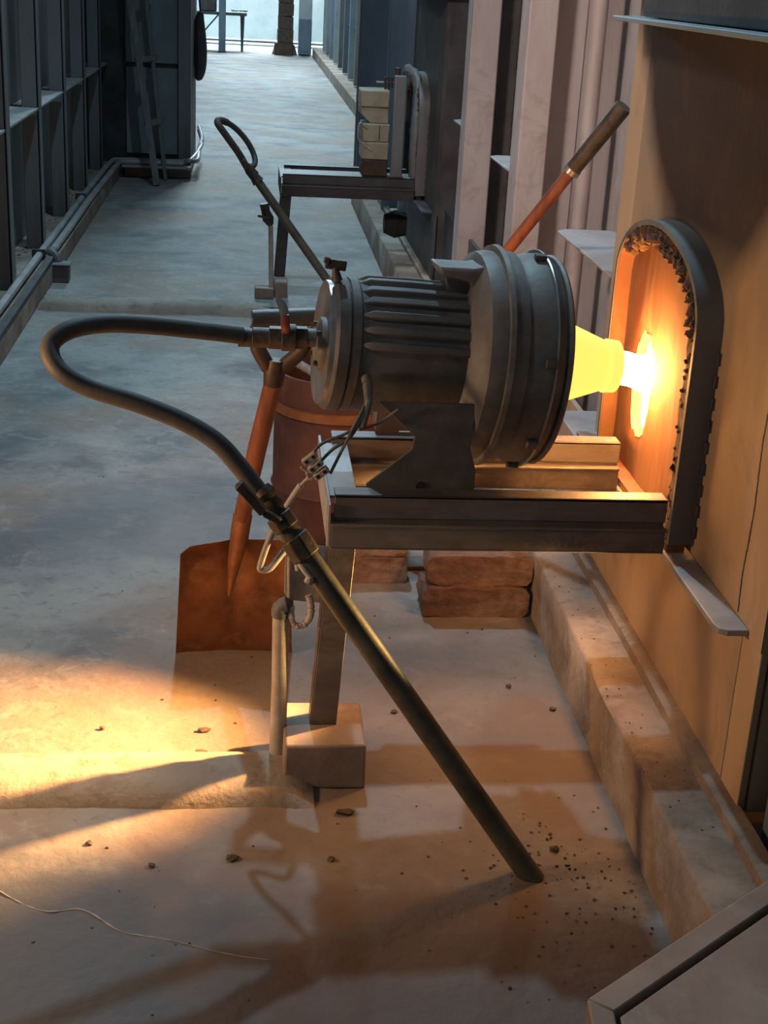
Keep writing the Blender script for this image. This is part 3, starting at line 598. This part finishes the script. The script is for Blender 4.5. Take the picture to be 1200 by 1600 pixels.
# blower housing
MB().lathe(bo, ax, [(0.272, 0.140), (0.275, 0.165), (0.285, 0.186), (0.297, 0.213), (0.317, 0.218), (0.333, 0.218)], 72).build('blower_front', 'casing_pale', t)
MB().lathe(bo, ax, [(0.331, 0.218), (0.331, 0.230), (0.341, 0.232), (0.343, 0.220)], 72).build('housing_band', 'casing_pale', t)
MB().lathe(bo, ax, [(0.341, 0.218), (0.361, 0.220), (0.373, 0.220), (0.377, 0.211), (0.388, 0.213), (0.408, 0.221), (0.429, 0.221)], 72).build('blower_drum', 'casing_pale', t)
MB().lathe(bo, ax, [(0.427, 0.221), (0.427, 0.229), (0.430, 0.230), (0.432, 0.221)], 72).build('housing_band', 'bright_steel', t)
MB().lathe(bo, ax, [(0.432, 0.218), (0.448, 0.215), (0.454, 0.211)], 72, (False, False)).build('drum_skirt', 'casing_pale', t)
MB().lathe(bo, ax, [(0.454, 0.204), (0.455, 0.218), (0.461, 0.221), (0.466, 0.218), (0.466, 0.09)], 72).build('shield_disc', 'casing_pale', t)
for q in (R(-70), R(-110), R(-35), R(12), R(80), R(150), R(215)):
    n_ = side * math.cos(q) + up * math.sin(q); tg = up * math.cos(q) - side * math.sin(q)
    MB().slab(bo + ax * 0.417 + n_ * 0.227, ax * 0.012, n_ * 0.006, tg * 0.009).build('clamp_lug', 'casing', t, bevel=0.002)
# cone nozzle
MB().lathe(bo, ax, [(0.464, 0.106), (0.475, 0.101), (0.608, 0.053), (0.610, 0.058), (0.634, 0.056), (0.638, 0.046), (0.616, 0.044)], 56, (True, False)).build('cone_nozzle', 'cone', t)
# air outlet hood on top, reaching back over the motor
hp = [at(670, 392, 'y', 2.70), at(748, 388, 'y', 2.70), at(775, 382, 'y', 2.72), at(775, 420, 'y', 2.72), at(742, 412, 'y', 2.70), at(738, 407, 'y', 2.70), at(682, 412, 'y', 2.70)]
hb = MB(); a0 = bo + ax * 0.20 + up * 0.152 - side * 0.02
hb.prism([a0 + ax * 0.0 + up * 0.038 , a0 + ax * 0.075 + up * 0.040, a0 + ax * 0.14 + up * 0.058, a0 + ax * 0.14 - up * 0.01, a0 + ax * 0.08 - up * 0.012, a0 + ax * 0.070 + up * 0.012, a0 + ax * 0.012 + up * 0.018], side * 0.09)
hb.build('outlet_hood', 'casing_pale', t, bevel=0.006)
hb = MB(); hb.prism([a0 + ax * 0.02 + up * 0.02, a0 + ax * 0.10 + up * 0.02, a0 + ax * 0.10 - up * 0.022, a0 + ax * 0.035 - up * 0.022], side * 0.07); hb.build('hood_throat', 'casing', t, bevel=0.003)
# mounting feet
fpx = [(592, 628), (648, 682), (644, 702), (572, 756), (571, 773), (740, 784), (743, 735), (735, 700), (745, 632)]
MB().prism([at(x, y, 'y', 2.675) for x, y in fpx], (0, 0.006, 0)).build('mounting_foot', 'foot', t, bevel=0.001)
h = at(657, 760, 'y', 2.674); MB().cyl(h + Vector((0, 0.003, 0)), h + Vector((0, -0.0015, 0)), 0.010, n=14).build('bolt_hole', 'hole', t)
# wing knob, cable gland, inlet flange, edge of the end plate
k0 = at(527, 438, 'y', 2.80); k1 = at(524, 418, 'y', 2.80)
kn = MB(); kn.cyl(k0, k1, 0.011, 0.006, 12); kn.build('knob_stem', 'oily', t)
kb = MB(); kb.bar(k1 + Vector((-0.020, 0, 0.008)), k1 + Vector((0.022, 0.006, 0.002)), 0.010, 0.020); kb.bar(k1 + Vector((-0.019, 0, 0.008)), k1 + Vector((-0.015, 0, 0.02)), 0.012, 0.012, (0, 1, 0)); kb.build('wing_knob', 'oily', t, bevel=0.002)
g = at(573, 592, 'y', 2.70); MB().cyl(g, g + Vector((0, -0.028, -0.004)), 0.011, 0.010, 16).build('cable_gland', 'wire', t)
inl = bo + ax * (-0.012) + side * 0.035 + up * 0.005
MB().lathe(inl, ax, [(-0.012, 0.030), (-0.012, 0.036), (-0.006, 0.052), (0.0, 0.055), (0.010, 0.055)], 32).build('inlet_flange', 'casing_pale', t)
for q in range(4):
    n_ = side * math.cos(q * math.pi / 2 + .7) + up * math.sin(q * math.pi / 2 + .7)
    MB().cyl(inl + n_ * 0.044 - ax * 0.016, inl + n_ * 0.044, 0.006, n=6).build('bolt', 'oily', t)

# flame from the cone into the port
fl_end = Vector((0.915, 3.03, 0.788)); fd = (fl_end - tip)
b = MB(); K = 18; pts = [tip + fd * (i / 8) for i in range(9)]
b.tube(pts, [0.036, 0.036, 0.037, 0.036, 0.037, 0.038, 0.040, 0.043, 0.045], 20)
tag(b.build('flame', 'flame'), 'white-hot flame jet between the cone nozzle and the furnace hole', 'flame')

# ------------------------------------------------------------------ wiring of the motor
t = thing('motor_wiring', (0.15, 2.66, 0.6), 'grey wires from the motor joined by a connector strip to a white cable', 'cable')
gg = g + Vector((0, -0.026, -0.006)); hub = at(488, 728, 'y', 2.60)
for i, (mx_, my_) in enumerate(((545, 672), (552, 680), (560, 668))):
    mid = at(mx_ - 6 * i + 4, my_, 'y', 2.61); e = at((462, 478, 494)[i] + 22, (712, 722, 740)[i], 'y', 2.595)
    MB().tube(spline([gg + Vector((0.003 * (i - 1), 0, 0)), at(577 - 3 * i, 630, 'y', 2.625), mid, at((505, 520, 530)[i], (692, 702, 712)[i], 'y', 2.60), e], 7), 0.0032, 8).build('wire', 'wire', t)
MB().tube([gg, at(576, 628, 'y', 2.625), at(566, 668, 'y', 2.615)], [0.010, 0.008, 0.007], 10).build('sleeve', 'wire', t)
MB().tube(spline([at(560, 672, 'y', 2.62), at(590, 662, 'y', 2.66), at(622, 640, 'y', 2.66)], 6), 0.0028, 8).build('wire', 'wire', t)
for i, (x, y) in enumerate(((484, 716), (493, 728), (502, 739))):
    c = at(x, y, 'y', 2.59); cn = MB(); d = Vector((0.5, 0, 0.42)).normalized(); u = Vector((-0.42, 0, 0.5)).normalized()
    cn.slab(c, d * 0.016, u * 0.0065, (0, 0.008, 0)); cb = cn.build('connector', 'connector', t, bevel=0.0015)
    for s_ in (-1, 1): MB().cyl(c + d * 0.008 * s_ + Vector((0, -0.0075, 0)), c + d * 0.008 * s_ + Vector((0, -0.0088, 0)), 0.0038, n=10).build('screw_hole', 'hole', cb)
for i in range(3):
    MB().tube(spline([at(470 + 9 * i, 730 + 9 * i, 'y', 2.59), at(478 - 3 * i + 6, 742 + 4 * i, 'y', 2.592), at(469, 760, 'y', 2.60)], 5), 0.003, 8).build('wire', 'cable', t)
wc = [at(470, 758, 'y', 2.60), at(452, 785, 'y', 2.61), at(434, 815, 'y', 2.61), at(418, 850, 'y', 2.61), at(408, 880, 'y', 2.61), at(408, 890, 'y', 2.61), at(422, 888, 'y', 2.61), at(440, 866, 'y', 2.62), at(455, 850, 'y', 2.63), at(462, 862, 'y', 2.64), at(466, 890, 'y', 2.645)]
MB().tube(spline(wc, 8), 0.0068, 12).build('white_cable', 'cable', t)
# angle bracket and tin tag hanging behind the valve
t = thing('switch_plate', (0.12, 2.66, 0.38), 'grey bent tin bracket hanging behind the leaning pipe, above the conduit', 'bracket')
bp = [at(446, 862, 'y', 2.66), at(500, 862, 'y', 2.66), at(500, 942, 'y', 2.66), at(452, 938, 'y', 2.66), at(444, 925, 'y', 2.66)]
MB().prism(bp, (0, 0.004, 0)).build('plate', 'cable', t, bevel=0.001)
MB().tube([at(452, 870, 'y', 2.655), at(452, 938, 'y', 2.655)], 0.004, 8).build('folded_edge', 'cable', t)
# conduit with cap and the frayed cable bend
t = thing('conduit', (0.086, 2.65, 0), 'short pale upright conduit beside the concrete block with a frayed cable bend on top', 'pipe', 'upright conduits beside stands')
pt = at(439, 958, 'y', 2.65)
MB().tube([(0.086, 2.65, -0.005), (0.088, 2.65, 0.2), pt], 0.0175, 20).build('tube', 'conduit', t)
MB().tube(spline([pt + Vector((0, 0, -0.006)), pt + Vector((0.0005, 0, 0.010)), pt + Vector((0.012, 0, 0.019)), pt + Vector((0.020, 0, 0.016))], 5), [0.0195] * 6 + [0.018] * 5 + [0.012] * 5, 16).build('cap', 'wire', t)
hk = [at(446, 944, 'y', 2.648), at(455, 948, 'y', 2.645), at(455, 964, 'y', 2.64), at(462, 977, 'y', 2.64), at(475, 976, 'y', 2.64), at(485, 962, 'y', 2.64), at(486, 944, 'y', 2.642), at(482, 930, 'y', 2.646)]
hs = spline(hk, 8); q = random.Random(2)
MB().tube(hs, [0.007 * q.uniform(.8, 1.15) for _ in hs], 10).build('frayed_cable', 'conduit', t)
for k in range(10):
    p = hs[16 + 3 * k]; MB().tube([p, p + Vector((q.uniform(-.012, .012), q.uniform(-.01, .004), q.uniform(-.012, .008)))], [0.0025, 0.001], 5).build('tape_scrap', 'conduit', t)

# ------------------------------------------------------------------ gas valve, hose, leaning pipe (foreground)
t = thing('gas_hose', (-0.15, 2.6, 0.6), 'thick dark rubber hose looping left from the burner valve down to the leaning pipe', 'hose', 'gas hoses')
vi = inl - ax * 0.012
va = [vi, at(470, 527, 'y', 2.745), at(440, 527, 'y', 2.74), at(395, 526, 'y', 2.73), at(372, 524, 'y', 2.72)]
ft = MB()
def seg(b, p, q2, r0, r1=None, n=20): b.cyl(p, q2, r0, r1, n)
P_ = lambda x, y, yy=2.735: at(x, y, 'y', yy)
for nm, x0, x1, r, mt, nn in (('nipple', 494, 478, .018, 'casing_pale', 20), ('union_nut', 480, 462, .024, 'oily', 6), ('valve_body', 462, 440, .027, 'oily', 20), ('union_nut', 441, 420, .024, 'oily', 6), ('adapter', 421, 394, .020, 'oily', 20), ('hose_clamp', 395, 372, .0185, 'oily', 20)):
    MB().cyl(P_(x0, 528), P_(x1, 527), r, n=nn).build(nm, mt, t, bevel=0.001)
lv = [P_(447, 520, 2.715), P_(446, 508, 2.70), P_(445, 492, 2.70), P_(441, 478, 2.70), P_(433, 466, 2.70)]
MB().tube(spline(lv[:3], 4), [0.009] * 9, 10, flat=0.5).build('valve_lever', 'red_plastic', t)
MB().tube(spline(lv[2:], 4), [0.0085, .009, .009, .009, .0085, .008, .007, .006, .004], 10, flat=0.45).build('lever_tip', 'bright_steel', t)
hp_ = [at(378, 524, 'y', 2.73), at(310, 516, 'y', 2.70), at(230, 508, 'y', 2.66), at(160, 506, 'y', 2.62), at(105, 517, 'y', 2.58), at(78, 542, 'y', 2.55), at(92, 578, 'y', 2.52), at(140, 606, 'y', 2.51), at(215, 630, 'y', 2.50), at(285, 658, 'y', 2.49), at(338, 690, 'y', 2.48), at(375, 730, 'y', 2.47), at(402, 765, 'y', 2.465), at(412, 778, 'y', 2.462)]
MB().tube(spline(hp_, 8), 0.0175, 18).build('hose', 'rubber', t)
LT, LF = at(420, 784, 'y', 2.46), Vector((0.573, 2.238, -0.01))
ld = (LF - LT).normalized()
t = thing('leaning_pipe', (0.573, 2.238, 0), 'long black gas pipe leaning from the hose joint down to the floor in the foreground', 'pipe', 'leaning gas pipes with valve fittings')
MB().tube([LT + ld * 0.12, LT + ld * 0.35, LF], [0.0215, 0.0225, 0.0225], 24).build('pipe', 'pipe_rod', t)
q = random.Random(8)
rr = [0.021 + q.uniform(-.003, .003) for _ in range(10)]
MB().tube([LT + ld * (-0.03 + 0.12 * i / 9) for i in range(10)], rr, 16).build('taped_joint', 'oily', t)
MB().cyl(LT + ld * 0.080, LT + ld * 0.125, 0.030, n=8).build('union_nut', 'oily', t, bevel=0.003)
MB().cyl(LT + ld * 0.03, LT + ld * 0.06, 0.027, n=8).build('valve_body', 'oily', t, bevel=0.003)
a = at(372, 756, 'y', 2.42); c = at(412, 800, 'y', 2.42); c2 = at(428, 796, 'y', 2.425); c3 = at(436, 812, 'y', 2.43)
MB().bar(a, c, 0.018, 0.022, (0, 1, 0)).build('valve_lever', 'oily', t, bevel=0.003)
MB().bar(c, c3, 0.014, 0.020, (0, 1, 0)).build('lever_neck', 'oily', t, bevel=0.003)
MB().cyl(c3 + Vector((0, -0.004, 0)), c3 + Vector((0, 0.03, 0)), 0.008, n=6).build('stem_nut', 'bright_steel', t)
MB().tube(spline([at(466, 876, 'y', 2.42), at(474, 888, 'y', 2.41), at(484, 902, 'y', 2.405), at(482, 910, 'y', 2.405)], 4), [0.006] * 8 + [0.009] * 5, 10).build('drain_tap', 'conduit', t)

# second leaning pipe further back
t = thing('leaning_pipe', (0.52, 7.0, 0), 'second dark gas pipe behind the burner, leaning by the far stand', 'pipe', 'leaning gas pipes with valve fittings')
a = at(404, 285, 'y', 7.05); f2 = Vector((0.55, 6.95, -0.01)); d2 = (f2 - a).normalized()
MB().cyl(a, f2, 0.0215, n=16).build('pipe', 'pipe_rod', t)
MB().tube([a - d2 * 0.10, a - d2 * 0.07, a - d2 * 0.03, a], [0.018, 0.026, 0.024, 0.03], 10).build('union_nut', 'oily', t)
MB().bar(at(378, 250, 'y', 6.98), at(402, 272, 'y', 6.98), 0.02, 0.03, (0, 1, 0)).build('valve_lever', 'oily', t, bevel=0.003)
t = thing('gas_hose', (-0.1, 7.0, 0.7), 'narrow upright loop of dark hose on the second leaning pipe, further down the corridor', 'hose', 'gas hoses')
MB().tube(spline([at(386, 262, 'y', 7.05), at(372, 238, 'y', 7.02), at(352, 210, 'y', 7.0), at(340, 192, 'y', 7.0), at(346, 188, 'y', 7.05), at(365, 198, 'y', 7.1), at(384, 218, 'y', 7.12), at(396, 240, 'y', 7.12), at(398, 256, 'y', 7.08), at(388, 264, 'y', 7.05)], 8), [0.017] * 37 + [0.014] * 36, 12).build('hose', 'rubber', t)

# far stand: conduit and small valve
t = thing('conduit', (0.14, 7.32, 0.06), 'thin pale upright conduit beside the far stand leg with a small dark valve on top', 'pipe', 'upright conduits beside stands')
MB().cyl(at(424, 455, 'y', 7.30), at(423, 352, 'y', 7.30), 0.0125, n=12).build('tube', 'conduit', t)
MB().tube([at(423, 352, 'y', 7.30), at(419, 342, 'y', 7.30), at(415, 330, 'y', 7.30), at(413, 318, 'y', 7.30)], [0.015, 0.03, 0.022, 0.025], 8).build('valve', 'oily', t)
MB().bar(at(403, 337, 'y', 7.27), at(420, 341, 'y', 7.27), 0.012, 0.012).build('valve_lever', 'oily', t)

# buff bricks on the far stand
bs = [(0.590, 7.34, 0.640, 0.72, 0.105, 'dark sooty buff brick at the bottom of the stack on the far stand', 'yoke'),
      (0.585, 7.34, 0.724, 0.72, 0.085, 'second buff brick up in the stack on the far stand', 'fire_brick'),
      (0.585, 7.34, 0.812, 0.72, 0.088, 'middle cracked buff brick in the stack on the far stand', 'fire_brick'),
      (0.572, 7.36, 0.903, 0.715, 0.075, 'broken buff brick with chipped corner, second from the top of the stack', 'fire_brick'),
      (0.570, 7.36, 0.981, 0.715, 0.080, 'topmost buff brick of the stack on the far stand', 'fire_brick')]
for i, (x0, y0, z0, x1, hh, lb, mt) in enumerate(bs):
    hh = min(hh, (bs[i + 1][2] - z0 - 0.001) if i < 4 else hh)
    b = MB()
    if i == 3: b.prism([(x0 + 0.05, y0, z0), (x1, y0, z0), (x1, y0, z0 + hh), (x0, y0, z0 + hh), (x0, y0, z0 + hh * .55)], (0, 0.22, 0))
    else: b.box(x0, y0, z0, x1, y0 + 0.23, z0 + hh)
    tag(b.jitter(0.002, i).build('fire_brick', mt, bevel=0.005), lb, 'brick', 'buff bricks stacked on the far stand')
    if i == 2: MB().box(0.668, y0 - 0.001, z0 + 0.005, 0.671, y0 + 0.02, z0 + hh - 0.004).build('crack', 'black', bpy.data.objects[-1] if False else [o for o in COL.objects if o.name.startswith('fire_brick')][-1])
t = thing('wire_clamp', (0.57, 7.3, 0.8), 'thin bent wire hook around the left side of the buff brick stack', 'wire')
MB().tube(spline([at(572, 200, 'y', 7.33), at(562, 193, 'y', 7.31), at(560, 215, 'y', 7.31), at(566, 225, 'y', 7.32), at(580, 235, 'y', 7.33)], 5), 0.005, 6).build('wire', 'pale_steel', t)
t = thing('steel_upright', (0.79, 7.33, 0.64), 'square grey steel upright standing beside the buff bricks', 'post')
MB().box(0.735, 7.33, 0.638, 0.795, 7.37, 1.14).build('bar', 'left_steel', t, bevel=0.005)
MB().box(0.728, 7.32, 0.638, 0.802, 7.38, 0.645).build('foot_plate', 'dark_steel', t)
t = thing('burner_hook', (0.72, 7.45, 1.05), 'small black iron fitting with a thin horizontal spike above the buff bricks', 'fitting')
MB().cyl(at(588, 128, 'y', 7.5), at(625, 130, 'y', 7.5), 0.005, n=8).build('spike', 'pale_steel', t)
for k in range(4): MB().cyl(at(602 + 5 * k, 120, 'y', 7.48), at(602 + 5 * k, 142 - 2 * k, 'y', 7.48), 0.006, n=8).build('prong', 'oily', t)
MB().cyl(at(622, 106, 'y', 7.48), at(622, 148, 'y', 7.48), 0.014, n=10).build('stem', 'oily', t)
t = thing('clay_lining', (0.85, 7.4, 0.65), 'curved rough grey lining piece standing in the far port behind the steel upright', 'lining')
cl = [at(635, 108, 'y', 7.55), at(648, 118, 'y', 7.5), at(653, 140, 'y', 7.46), at(650, 180, 'y', 7.44), at(646, 230, 'y', 7.42), at(645, 285, 'y', 7.40)]
MB().tube(spline(cl, 6), 0.022, 10, flat=1.4).jitter(0.003).build('liner', 'left_steel', t)

# shadowy bits under the far stand
t = [o for o in COL.objects if o.name == 'burner_stand.001'][0]
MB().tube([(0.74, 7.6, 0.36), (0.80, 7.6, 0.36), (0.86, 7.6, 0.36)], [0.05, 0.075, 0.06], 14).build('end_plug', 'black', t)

# ------------------------------------------------------------------ shovel
t = thing('shovel', (-0.01, 3.2, 0), 'rusty square-mouth shovel with orange-red shaft and black D grip, standing upright', 'shovel')
S = lambda x, y, yy: at(x, y, 'y', yy)
MB().cyl(S(393, 499, 2.97), S(497, 495, 2.97), 0.0195, n=20).build('grip', 'grip', t, bevel=0.003)
for g_, e_ in (((400, 508), (420, 575)), ((490, 506), (440, 575))):
    MB().tube(spline([S(*g_, 2.97), S((g_[0] * 2 + e_[0]) / 3 + (-4 if g_[0] < 430 else 3), 542, 2.98), S(*e_, 2.985)], 6), [0.013] * 6 + [0.017] * 7, 12).build('yoke_arm', 'yoke', t)
MB().tube([S(431, 562, 2.985), S(429, 580, 2.985), S(427, 600, 2.99)], [0.020, 0.024, 0.022], 18).build('socket', 'yoke', t)
MB().tube([S(427, 598, 2.99), S(402, 700, 3.03), S(378, 810, 3.07)], [0.0205, 0.0215, 0.0195], 20).build('shaft', 'wood', t)
MB().tube([S(380, 800, 3.07), S(374, 838, 3.085), S(366, 880, 3.10), S(358, 930, 3.115)], [0.0225, 0.022, 0.016, 0.004], 18).build('blade_socket', 'rust_blade', t)
# blade: curved sheet, open to the camera, with thickness
b = MB(); nx, nz = 22, 22; vs = []
for side_ in (0, 1):
    for j in range(nz + 1):
        v = j / nz
        for i in range(nx + 1):
            u = -1 + 2 * i / nx
            xl = 283 + (275 - 283) * v; xr = 452 + (456 - 452) * v
            top = 846 - 12 * (u + 1) / 2 + (9 * max(0, abs(u) - .82) / .18); bot = 1018 - 3 * (u + 1) / 2
            p = at(xl + (xr - xl) * (i / nx), top + (bot - top) * v, 'y', 3.13 + 0.07 * v)
            p.y += -0.026 * u * u * (1 - .25 * v) + 0.016 * math.exp(-((u - 0.03) / .16) ** 2) * (1 - v) - 0.018 * max(0, 0.16 - v) / .16 + side_ * 0.0025
            vs.append(p)
w = nx + 1; K = w * (nz + 1)
fs = [(j * w + i, j * w + i + 1, (j + 1) * w + i + 1, (j + 1) * w + i) for j in range(nz) for i in range(nx)]
fs += [tuple(K + q_ for q_ in f[::-1]) for f in fs]
rim = [i for i in range(w)] + [j * w + nx for j in range(1, nz + 1)] + [nz * w + i for i in range(nx - 1, -1, -1)] + [j * w for j in range(nz - 1, 0, -1)]
fs += [(rim[k], rim[(k + 1) % len(rim)], K + rim[(k + 1) % len(rim)], K + rim[k]) for k in range(len(rim))]
b.add(vs, fs).build('blade', 'rust_blade', t, sharp=50)

# ------------------------------------------------------------------ drum
t = thing('drum', (0.285, 4.08, 0), 'rust-red open steel drum standing behind the shovel', 'drum')
o = (0.285, 4.08, 0)
MB().lathe(o, (0, 0, 1), [(0.0, 0.175), (0.008, 0.192), (0.13, 0.190), (0.142, 0.196), (0.155, 0.190), (0.385, 0.190), (0.395, 0.197), (0.405, 0.190), (0.50, 0.190), (0.50, 0.182), (0.03, 0.182)], 56, (True, True)).build('shell', 'rust', t)
MB().lathe(o, (0, 0, 1), [(0.380, 0.191), (0.383, 0.198), (0.407, 0.198), (0.410, 0.191)], 56, (False, False)).build('hoop', 'rust_blade', t)
MB().lathe(o, (0, 0, 1), [(0.032, 0.0005), (0.032, 0.181)], 40, (False, False)).build('inside', 'drum_in', t)
t = thing('short_stick', (0.3, 4.0, 0.1), 'short grey-brown stick lying across the mouth of the drum', 'stick')
MB().cyl(at(455, 562, 'y', 4.05), at(540, 612, 'y', 3.93), 0.013, 0.014, 12).build('stick', 'old_wood', t)
t = thing('leaning_pole', (0.2, 4.2, 0.04), 'red-brown pole with dark sleeve on top, leaning to the furnace corner', 'pole')
a, b_ = at(650, 568, 'y', 3.95), at(975, 166, 'y', 3.62); dd = (b_ - a).normalized(); foot = a - dd * 0.55
foot = a + (a - b_) * ((a.z - 0.05) / (b_.z - a.z)); s0 = at(895, 266, 'y', 3.70)
sp = a + dd * ((s0 - a).dot(dd))
MB().cyl(foot, sp, 0.0165, n=18).build('shaft', 'wood', t)
MB().tube([sp, sp + (b_ - sp) * .5, b_], [0.021, 0.022, 0.023], 18).build('grip_sleeve', 'oily', t)
MB().cyl(sp - dd * 0.006, sp + dd * 0.008, 0.0235, n=18).build('ring', 'bright_steel', t)

# ------------------------------------------------------------------ red bricks on the floor
rb = [(0.488, 3.40, 0.0, 0.290, 0.083, 'lower right red brick of the small pile under the burner stand'),
      (0.500, 3.42, 0.085, 0.285, 0.085, 'upper right red brick of the small pile, worn and pitted'),
      (0.255, 3.62, 0.0, 0.215, 0.075, 'lower left dark red brick lying behind the stand, beside the drum'),
      (0.262, 3.63, 0.077, 0.210, 0.06, 'upper left dark red brick, thin, half hidden behind the front rail')]
for i, (x0, y0, z0, l_, hh, lb) in enumerate(rb):
    b = MB(); nxx = 8
    bm = bmesh.new(); bmesh.ops.create_cube(bm, size=1); bmesh.ops.subdivide_edges(bm, edges=bm.edges, cuts=9, use_grid_fill=True)
    q = random.Random(i); vs = []
    for v in bm.verts:
        c = v.co; r_ = 1 - 0.10 * (abs(c.x) * 2) ** 6 * (abs(c.z) * 2) ** 6
        vs.append(Vector((x0 + l_ / 2 + c.x * l_ * r_, y0 + 0.07 + c.y * 0.13, z0 + hh / 2 + c.z * hh * (1 - .06 * (abs(c.x) * 2) ** 8))) + Vector([d_ * 0.006 * mn.noise(Vector((c.x * 9, c.y * 5, c.z * 4 + i * 7 + d_))) + q.uniform(-.0012, .0012) for d_ in (1.0, 1.1, 0.7)]))
    fs = [tuple(v.index for v in f.verts) for f in bm.faces]; bm.free()
    tag(b.add(vs, fs).build('red_brick', 'brick', sharp=30), lb, 'brick', 'red bricks on the floor under the stand')
tag(MB().box(0.36, 3.72, 0, 0.62, 3.80, 0.012).jitter(.002, 4).build('floor_plate', 'yoke', bevel=.002), 'thin flat dark steel strip on the floor behind the red bricks', 'plate')

# ------------------------------------------------------------------ cover box bottom right
t = thing('cover_box', (0.9, 1.6, 0), 'low dusty sheet-metal cover with a dark seam in the lower right corner', 'cover')
zc = 0.24
c1, c2 = at(918, 1560, 'z', zc), at(1215, 1364, 'z', zc); g1, g2 = at(960, 1580, 'z', zc), at(1215, 1404, 'z', zc)
c1b = at(935, 1660, 'z', zc); far = c2 + (c2 - c1).normalized() * 0.12; near = c1b + (c1b - c1).normalized() * 0.5
gx = g2 + (c2 - c1).normalized() * 0.10; gn = Vector(g1) + (c1b - c1).normalized() * 0.6
# frame strip (two legs) and the inset panel, set 3 mm lower with a gap
def tl(p, z): return Vector((p.x, p.y, z))
fr = MB(); fr.prism([tl(p, zc) for p in (c1, far, gx, g1)], (0, 0, -zc + 0.001)); fr.build('rim', 'cover', t, bevel=0.003)
fr = MB(); fr.prism([tl(p, zc) for p in (c1, near, gn, g1)], (0, 0, -zc + 0.001)); fr.build('rim', 'cover', t, bevel=0.003)
off = Vector((0.006, -0.008, 0)) * 1.1
pn = MB(); pn.prism([tl(g1, zc - 0.002) + off, tl(gx, zc - 0.002) + off, Vector((1.08, 0.95, zc - 0.002)), tl(gn, zc - 0.002) + off], (0, 0, -0.02)); pn.build('lid', 'cover', t, bevel=0.002)
